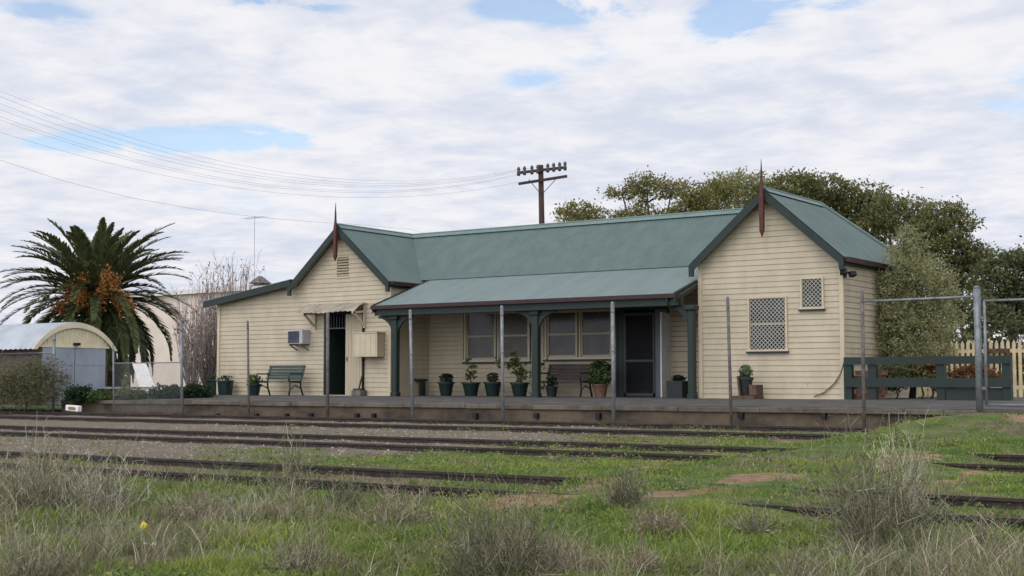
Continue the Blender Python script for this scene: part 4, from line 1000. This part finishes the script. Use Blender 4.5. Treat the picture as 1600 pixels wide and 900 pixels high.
# bare shrubs left of the lean-to
TWIG = leafmat('bare_twigs', (.11,.085,.075), (.30,.245,.22), trans=0); BUD = leafmat('withered_leaves', (.05,.022,.022), (.15,.09,.075))
for i, (x_, yt, w_, d_, lab) in enumerate([(300,455,18,45,'leafless reddish shrub at the left of the bare group'),(325,430,18,46,'leafless twiggy shrub in the middle of the bare group'),(350,402,20,47,'tallest leafless shrub with upright feathery twigs'),(378,408,18,48,'leafless shrub rising just behind the lean-to roof')]):
    base = P(x_,612,D=d_); base[2] = -.15; H = float(P(x_,yt,D=d_)[2])-base[2]; a = empty('bare_shrub', base, lab, 'shrub', 'bare shrubs beside the lean-to')
    n = 95; kk = 7; tt = np.linspace(0,1,kk); ang = rng.uniform(0,2*np.pi,n); sp = np.sqrt(rng.random(n))*w_*d_/F*1.7; hh = H*rng.uniform(.5,1.0,n)
    Pt = base+np.stack([np.cos(ang)[:,None]*sp[:,None]*tt**.7, np.sin(ang)[:,None]*sp[:,None]*tt**.7, hh[:,None]*tt], -1)+rng.normal(size=(n,kk,3))*.05*tt[None,:,None]
    side = unit(rt*1.0+rng.normal(size=(n,3))*.3); W = np.linspace(.026,.009,kk)[None]*np.ones((n,1)); V1,F1 = strips_geo(Pt, W, side); t1 = np.repeat(rng.random(n), 2*kk)
    m2 = 420; s_ = rng.integers(0,n,m2); q = rng.integers(2,kk,m2); B0 = Pt[s_,q]; dr = unit(rng.normal(size=(m2,3))*[.5,.5,.2]+[0,0,1.0])*rng.uniform(.2,.6,m2)[:,None]
    P2 = np.stack([B0,B0+dr*.5,B0+dr],1); V2,F2 = strips_geo(P2, np.array([[.016,.012,.006]]), unit(rt+rng.normal(size=(m2,3))*.3)); t2 = np.repeat(rng.random(m2), 6)
    V,Fc,T = join([(V1,F1,t1),(V2,F2,t2)]); npmesh('twigs', V, Fc, TWIG, a, {'tint':T})
    m3 = 420; e = P2[rng.integers(0,m2,m3), rng.integers(1,3,m3)]; V,Fc,T = leaves_geo(e+rng.normal(size=(m3,3))*.06, rng.uniform(.05,.12,m3), .4, upbias=1.5); npmesh('withered_leaves', V, Fc, BUD, a, {'tint':T})

# far wood closing the horizon behind everything
n = 26000; th = rng.uniform(-.62,.62,n)+0; dist = rng.uniform(150,190,n); hh = 3.2+1.6*np.sin(th*23)+1.1*np.sin(th*61+1)+.8*np.sin(th*140)
ux = -math.sin(AZ)*np.cos(th)+math.cos(AZ)*np.sin(th); uy = math.cos(AZ)*np.cos(th)+math.sin(AZ)*np.sin(th)
C = np.c_[ux*dist, uy*dist, -.2+np.clip(hh,1.5,9)*rng.random(n)**.8]
V,Fc,T = leaves_geo(C, rng.uniform(.5,1.1,n), .7); o = npmesh('distant_wood', V, Fc, LDK, attrs={'tint':T}); tag(o,'far low belt of trees along the horizon','wood',kind='stuff')

# ------------------------------------------------------------------ date palm
D_ = 52; pc = P(150,470,D=D_); base = P(170,612,D=D_); base[2] = -.2
a = empty('palm_tree', base, 'large date palm with arching fronds and orange fruit stalks behind the shed', 'palm tree')
m = MB(); m.tube([base, base*.5+pc*.5, pc+(0,0,-.2)],[.55,.48,.55],12); m.build('trunk', PALMT, a, smooth=True)
FR = leafmat('palm_fronds', (.035,.05,.02), (.16,.18,.075), .45, .35); parts = []; rach = MB()
nf = 140
for i in range(nf):
    az = i*2.39996+rng.normal()*.12; f_ = i/nf; el = R(88-122*f_**1.15+rng.normal()*5); Lf = rng.uniform(3.7,4.4)*(.84 if f_ < .22 else 1)*(.95 if f_ < .8 else .85)*(1 if f_ > .1 else .9)
    ns = 12; pts = [pc+np.array([math.cos(az),math.sin(az),0])*.15]; e = el; h = np.array([math.cos(az),math.sin(az),0.])
    for s in range(ns):
        e -= R(1.2+3.4*(s/ns)+3.2*max(0,math.cos(el)))*(1.25 if el < 0.2 else 1)
        e = max(e, R(-84)); pts.append(pts[-1]+(h*math.cos(e)+np.array([0,0,math.sin(e)]))*Lf/ns)
    pts = np.array(pts); rach.tube(pts, list(np.linspace(.035,.006,ns+1)), 4, cap=False)
    nl = 60; ss = np.linspace(.10,1.0,nl); seg = ss*ns; i0 = np.minimum(seg.astype(int), ns-1); fr = seg-i0; pos = pts[i0]*(1-fr)[:,None]+pts[i0+1]*fr[:,None]
    tan = unit(pts[i0+1]-pts[i0]); sdv = np.array([-h[1],h[0],0.]); nrm = unit(np.cross(tan, sdv[None])); nrm = np.where(nrm[:,2:3] < 0, -nrm, nrm)
    ll = .44*np.sin(np.pi*np.clip(ss*.86+.12,0,1))**.6
    for sg in (-1,1):
        dr = unit(tan*1.05+sdv*sg*.62+nrm*rng.uniform(.15,.5,nl)[:,None]+rng.normal(size=(nl,3))*.09)
        tip = pos+dr*ll[:,None]; tip[:,2] -= .10*ll; mid = pos+dr*ll[:,None]*.5
        V,Fc = strips_geo(np.stack([pos,mid,tip],1), np.array([[.05,.085,.01]]), unit(np.cross(dr, nrm)))
        parts.append((V,Fc,np.repeat(np.clip(rng.normal(.45 if f_ < .75 else .25,.22,nl),0,1),6)))
V,Fc,T = join(parts); npmesh('fronds', V, Fc, FR, a, {'tint':T})
rach.build('frond_stalks', mat('frond_stalk', (.09,.085,.03), .6, .15), a, smooth=True)
OR = leafmat('orange_fruit', (.20,.08,.022), (.40,.185,.05), .6, .1)
for px, py in ((90,480),(108,462),(128,444),(158,462),(178,450),(190,470),(168,436),(200,482),(128,470)):
    q = P(px,py,D=D_-1.7); n = 230; C = q+rng.normal(size=(n,3))*[.13,.13,.20]; C[:,2] += .15-.45*rng.random(n)*.5; V1,F1,T1 = leaves_geo(C, .085, .8)
    e = C[:60]; s0 = np.broadcast_to((q*.55+pc*.45)+(0,0,.35), e.shape); md = (s0+e)/2+np.array([0,0,.1]); V2,F2 = strips_geo(np.stack([s0,md,e],1), np.array([[.018,.014,.01]]), unit(rt+rng.normal(size=(60,3))*.3))
    V,Fc,T = join([(V1,F1,T1),(V2,F2,np.full(len(V2),.8))]); npmesh('fruit_stalk', V, Fc, OR, a, {'tint':T})

# ------------------------------------------------------------------ grass, dry stalks, foreground shrubs
GRASS = colmat('grass_blades', .75, .3); DRY = colmat('dry_stalks', .9, .12)
def in_view(X, Y, mg=60):
    v = np.stack([X,Y,gz(X,Y)-ZC], -1)@camR; xx = 800+F*v[:,0]/-v[:,2]; yy = 450-F*v[:,1]/-v[:,2]
    return (v[:,2] < -4)&(xx > -mg)&(xx < 1600+mg)&(yy < 900+mg*1.5)
def scatter(n, ymin, ymax, pw=1.0):
    tx = rng.uniform(-.39,.39,n); dd = (ymin**pw+(ymax**pw-ymin**pw)*rng.random(n))**(1/pw)
    X = dd*(-math.sin(AZ)+tx*math.cos(AZ)); Y = dd*(math.cos(AZ)+tx*math.sin(AZ)); k_ = in_view(X,Y)&(Y < 25.15); return X[k_], Y[k_], dd[k_]
RY = np.array([r[0] for r in RAILS])
X, Y, dd = scatter(330000, 8.0, 33, 1.15)
gr, di, dr = gravelmask(X,Y), dirtmask(X,Y), drymask(X,Y)
patch = rnoise(X*1.0,Y,2.6)
keep = rng.random(len(X)) < np.clip((1-gr*1.08)*(1-di*.98)*np.clip(.72+.5*patch,.12,1),0,1)
keep |= (rng.random(len(X)) < .012)
X, Y, dd, dr, patch, gr = X[keep], Y[keep], dd[keep], dr[keep], patch[keep], gr[keep]; n = len(X)
hgt = rng.uniform(.035,.10,n)*(1+.5*patch)*np.where(Y < 12.3, 1.1, .8)*np.clip(1-gr,.4,1); hgt = np.clip(hgt, .02, .22)
nr = np.min(np.abs(Y[:,None]-RY[None]),1); hgt = np.where(nr < .16, hgt*.25, np.where(nr < .6, hgt*.45, hgt)); hgt = np.where(Y > 15, hgt*.7, hgt)
bs = np.stack([X,Y,gz(X,Y)-.01],-1); ln = rng.normal(size=(n,3))*.55*hgt[:,None]; ln[:,2] = 0
Pt = np.stack([bs, bs+np.c_[np.zeros((n,2)),hgt*.6]+ln*.35, bs+np.c_[np.zeros((n,2)),hgt]+ln],1)
wd = np.clip(dd/1400,.006,.02)*rng.uniform(.7,1.5,n); ga = rng.uniform(0,np.pi,n); side = np.stack([np.cos(ga),np.sin(ga),np.zeros(n)],-1)
V,Fc = strips_geo(Pt, wd[:,None]*np.array([[1,.8,.15]]), side)
pick = np.clip(dr*1.05+rng.normal(size=n)*.28-.08,0,1)
g1 = np.array([.088,.165,.030]); g2 = np.array([.26,.30,.066]); d1 = np.array([.34,.295,.19]); d2 = np.array([.21,.165,.115])
bt = np.clip(.5+.35*rnoise(X,Y,1.1)+rng.normal(size=n)*.2,0,1)[:,None]
cg = g1*(1-bt)+g2*bt; cd = np.where(rng.random((n,1)) < .5, d1, d2); f_ = sm(pick,.45,.75)[:,None]; cc = (cg*(1-f_)+cd*f_)*rng.uniform(.75,1.25,(n,1))
o = npmesh('grass', V, Fc, GRASS, attrs={'colour':np.repeat(cc,6,0)}); tag(o, 'short green grass with dry patches between the tracks and in front', 'grass', kind='stuff')
# dry stalk clumps (countless)
X, Y, dd = scatter(5200, 8.2, 19, 1.0); dr = drymask(X,Y); k_ = (rng.random(len(X)) < np.clip(dr*1.5-.56,0,.8)*(1-sm(Y,12.0,13.2)*.985))&(gravelmask(X,Y) < .5)&(dirtmask(X,Y) < .4); X, Y, dd = X[k_], Y[k_], dd[k_]
per = 15; n = len(X)*per; Xs = np.repeat(X,per)+rng.normal(size=n)*.06; Ys = np.repeat(Y,per)+rng.normal(size=n)*.06
hs = np.repeat(rng.uniform(.10,.34,len(X)),per)*rng.uniform(.4,1.15,n); bs = np.stack([Xs,Ys,gz(Xs,Ys)-.01],-1); ln = rng.normal(size=(n,3))*hs[:,None]*.55; ln[:,2] = 0
Pt = np.stack([bs, bs+np.c_[np.zeros((n,2)),hs*.5]+ln*.3, bs+np.c_[np.zeros((n,2)),hs*.85]+ln*.8, bs+np.c_[np.zeros((n,2)),hs]+ln*1.25],1)
ga = rng.uniform(0,np.pi,n); side = np.stack([np.cos(ga),np.sin(ga),np.zeros(n)],-1); V,Fc = strips_geo(Pt, rng.uniform(.003,.008,n)[:,None]*np.array([[1,.8,.6,.2]]), side)
pal = np.array([(.30,.26,.18),(.22,.185,.13),(.38,.34,.25),(.17,.135,.10),(.20,.22,.09),(.14,.19,.06)]); cc = pal[np.repeat(rng.integers(0,6,len(X)),per)]*rng.uniform(.7,1.25,(n,1))
o = npmesh('dry_grass', V, Fc, DRY, attrs={'colour':np.repeat(cc,8,0)}); tag(o, 'dry grey brown grass stalks matted through the foreground', 'dry grass', kind='stuff')
# loose ballast stones in the gravel
X, Y, dd = scatter(20000, 14, 33, 1.2); k_ = (rng.random(len(X)) < gravelmask(X,Y)*.9); X, Y, dd = X[k_], Y[k_], dd[k_]; n = len(X)
sz = rng.uniform(.012,.035,n)[:,None,None]; octv = np.array([(1,0,0),(0,1,0),(-1,0,0),(0,-1,0),(0,0,.8)])[None]*rng.uniform(.6,1.3,(n,5,1))*sz
V = (np.stack([X,Y,gz(X,Y)-.002],-1)[:,None]+octv).reshape(-1,3); b5 = (np.arange(n)*5)[:,None]
Fc = np.concatenate([np.stack([b5[:,0]+i, b5[:,0]+(i+1)%4, b5[:,0]+4],-1) for i in range(4)])
sp_ = np.array([(.22,.185,.15),(.17,.135,.105),(.10,.08,.065),(.29,.26,.22)]); cc = np.repeat(sp_[rng.integers(0,4,n)]*rng.uniform(.8,1.2,(n,1)),5,0)
o = npmesh('ballast_stones', V, Fc, colmat('ballast_stone',.9,0), attrs={'colour':cc}); tag(o,'loose grey brown ballast stones between the tracks','gravel',kind='stuff')
def bush(px, py, wpx, hpx, lab, n, pal, leaf=0, lcol=None, up=.8, name='dry_shrub', seedh=.3, wmul=1):
    b_ = PG(px, py); d_ = float(np.dot(b_[:2], fw[:2])); rw = wpx*d_/F/2; H = hpx*d_/F
    a = empty(name, b_, lab, 'shrub', 'wild shrubs in the foreground grass')
    kk = 6; tt = np.linspace(0,1,kk); ang = rng.uniform(0,2*np.pi,n); ra = np.sqrt(rng.random(n)); lop = 1+.22*np.sin(ang*2+px)+.16*np.sin(ang*3+py); hh = H*(1-.55*ra**2)*rng.uniform(.4,1.1,n)*lop; sp = rw*ra*rng.uniform(.6,1.15,n)
    b0 = np.stack([np.cos(ang)*sp*.28,np.sin(ang)*sp*.28,np.zeros(n)],-1)
    Pt = b_+b0[:,None]+np.stack([np.cos(ang)[:,None]*sp[:,None]*tt**up*.75, np.sin(ang)[:,None]*sp[:,None]*tt**up*.75, hh[:,None]*tt**.9-.02], -1)+np.cumsum(rng.normal(size=(n,kk,3))*.034,1)*H*1.6
    wv = np.linspace(.008,.0035,kk)[None]*np.ones((n,1))*wmul*d_/12; V1,F1 = strips_geo(Pt, wv, unit(rt+rng.normal(size=(n,3))*.5)); pal = np.array(pal)
    pal = pal*1.35; c1 = np.repeat(pal[rng.integers(0,len(pal),n)]*rng.uniform(.7,1.25,(n,1)),2*kk,0)
    m2 = n*5; s_ = rng.integers(0,n,m2); q = rng.integers(1,kk,m2); B0 = Pt[s_,q]; dv = unit(rng.normal(size=(m2,3))+[0,0,.9])*(rng.uniform(.12,.34,m2)*H*.8)[:,None]
    P2 = np.stack([B0,B0+dv*.55+rng.normal(size=(m2,3))*.01,B0+dv],1); V2,F2 = strips_geo(P2, np.array([[.0055,.0045,.002]])*wmul*d_/12, unit(rt+rng.normal(size=(m2,3))*.5)); c2 = np.repeat(pal[rng.integers(0,len(pal),m2)]*rng.uniform(.7,1.3,(m2,1)),6,0)
    V,Fc,T = join([(V1,F1,c1),(V2,F2,c2)]); npmesh('stalks', V, Fc, DRY, a, {'colour':T})
    if leaf:
        e = P2[rng.integers(0,m2,leaf), rng.integers(1,3,leaf)]; V,Fc,T = leaves_geo(e+rng.normal(size=(leaf,3))*.01, rng.uniform(.012,.034,leaf)*d_/12, .4, upbias=1)
        lc = np.array(lcol or [(.06,.085,.03),(.12,.12,.06)]); cc = np.repeat(lc[rng.integers(0,len(lc),leaf)]*rng.uniform(.7,1.3,(leaf,1)),4,0); npmesh('foliage', V, Fc, GRASS, a, {'colour':cc})
    return a
GY_ = [(.15,.137,.088),(.20,.183,.118),(.10,.088,.058),(.24,.222,.155)]; OL = [(.11,.105,.06),(.16,.15,.09),(.07,.06,.045),(.20,.18,.12)]; TN = [(.20,.165,.11),(.15,.11,.085),(.26,.22,.15),(.12,.09,.075)]
bush(1365,852,255,172,'largest grey green dry shrub in the right foreground',260,OL+GY_+OL,3600,[(.075,.085,.038),(.13,.125,.07),(.16,.15,.10)])
bush(1430,800,70,130,'tall pale dry stalks rising at the right side of the largest shrub',60,[(.30,.27,.20),(.24,.21,.16)],0,up=1.3)
bush(775,912,270,150,'wide olive shrub at the bottom centre edge',380,OL,3600,[(.08,.09,.04),(.15,.14,.075)])
bush(975,795,100,66,'small dense tuft beside the bare dirt path',150,OL,500)
bush(1030,838,110,56,'grey brown dead shrub below the small tuft by the dirt path',150,TN,200)
bush(1010,905,80,60,'short brown dead shrub at the bottom edge, right of the wide olive one',110,TN,120)
bush(620,822,160,62,'brown grey low shrub in front of the near track',170,TN+GY_,300)
bush(540,800,70,60,'olive tuft with upright stems left of the brown grey low shrub',90,OL,350)
bush(450,775,110,84,'thin greenish weed standing against the near rail at left centre',70,OL,500)
bush(300,815,150,60,'flattened grey shrub left of centre',190,GY_,60)
bush(60,795,210,100,'matted grey dead shrub at the left edge',330,GY_,80)
bush(165,805,150,105,'pale branched dead shrub with upright sticks, second from the left edge',150,GY_+[(.32,.29,.25)],60)
bush(40,910,190,100,'grey dead shrub in the bottom left corner',240,GY_,80)
bush(470,895,150,80,'pale dry shrub in the lower left centre foreground',150,GY_,60)
bush(1180,830,120,40,'pale flattened dead shrub left of the largest shrub',110,GY_,80)
bush(1250,905,110,50,'dry tan shrub at the bottom right centre edge',90,TN,80)
bush(1540,850,90,40,'sparse dry tuft near the right edge foreground',70,GY_,120)
bush(880,905,70,60,'brown upright tuft right of the wide olive shrub',80,TN,60)
bush(1380,740,40,60,'slender pale seed stalks behind the largest shrub',22,[(.34,.31,.20)],0,up=1.5)
b_ = PG(169,800); m = MB(); d_ = 11.5; pts = [b_+rt*q*d_/F+np.array([0,0,z_*d_/F]) for q, z_ in ((6,0),(4,20),(1,40),(-4,58),(-3,66))]; m.tube(pts,[.012,.011,.01,.009,.006],6); o = m.build('upright_stick', BARK, smooth=True); tag(o,'dark bare stick standing upright in the left foreground grass','stick')
# broad leaved weeds and thin seed stalks
X, Y, dd = scatter(7000, 8.2, 31, 1.1); k_ = ((gravelmask(X,Y) < .7)|(rng.random(len(X)) < .28))&(rnoise(X,Y,1.4) > .1); X, Y, dd = X[k_], Y[k_], dd[k_]; per = 16; n = len(X)*per
sp = np.repeat(rng.uniform(.03,.11,len(X)),per); C = np.stack([np.repeat(X,per)+rng.normal(size=n)*sp, np.repeat(Y,per)+rng.normal(size=n)*sp],-1); C = np.c_[C, gz(C[:,0],C[:,1])+.01+rng.random(n)*sp*.9]
V,Fc,T = leaves_geo(C, rng.uniform(.018,.05,n), .5, upbias=.3); wc = np.array([(.10,.17,.04),(.17,.22,.06),(.23,.23,.08),(.07,.12,.035),(.26,.22,.13)]); cc = np.repeat(wc[np.repeat(rng.integers(0,5,len(X)),per)]*rng.uniform(.75,1.25,(n,1)),4,0)
o = npmesh('weeds', V, Fc, GRASS, attrs={'colour':cc}); tag(o,'small broad leaved weeds spread through the grass','weeds',kind='stuff')
# lemon and litter
b_ = PG(224,838); a = empty('lemon', b_, 'yellow lemon lying in the foreground grass', 'fruit'); d_ = float(np.dot(b_[:2],fw[:2])); r = 8*d_/F
m = MB(); m.lathe(tuple(b_+(0,0,.035)), [(r*.15,-.1*r+0),(r*.7,r*.25),(r,r*.9),(r*.75,r*1.6),(r*.25,r*1.95),(r*.12,r*2.15)], 14); m.build('peel', YEL, a, smooth=True); m = MB(); m.tube([b_+(0,0,.035+r*2.1),b_+(.005,0,.05+r*2.3)],.006,5); m.build('stalk', BARK, a)
b_ = PG(236,860); m = MB(); V = []
for i in range(4):
    for j in range(4): V.append(b_+rt*(i-1.5)*.035+fw*(j-1.5)*.03+np.array([0,0,.05+.02*math.sin(i*2.1+j*1.3)]))
m.add(V, [(i*4+j,i*4+j+1,i*4+j+5,i*4+j+4) for i in range(3) for j in range(3)]); o = m.build('paper_scrap', WHITE); tag(o,'crumpled white scrap of paper in the grass near the yellow lemon','litter')
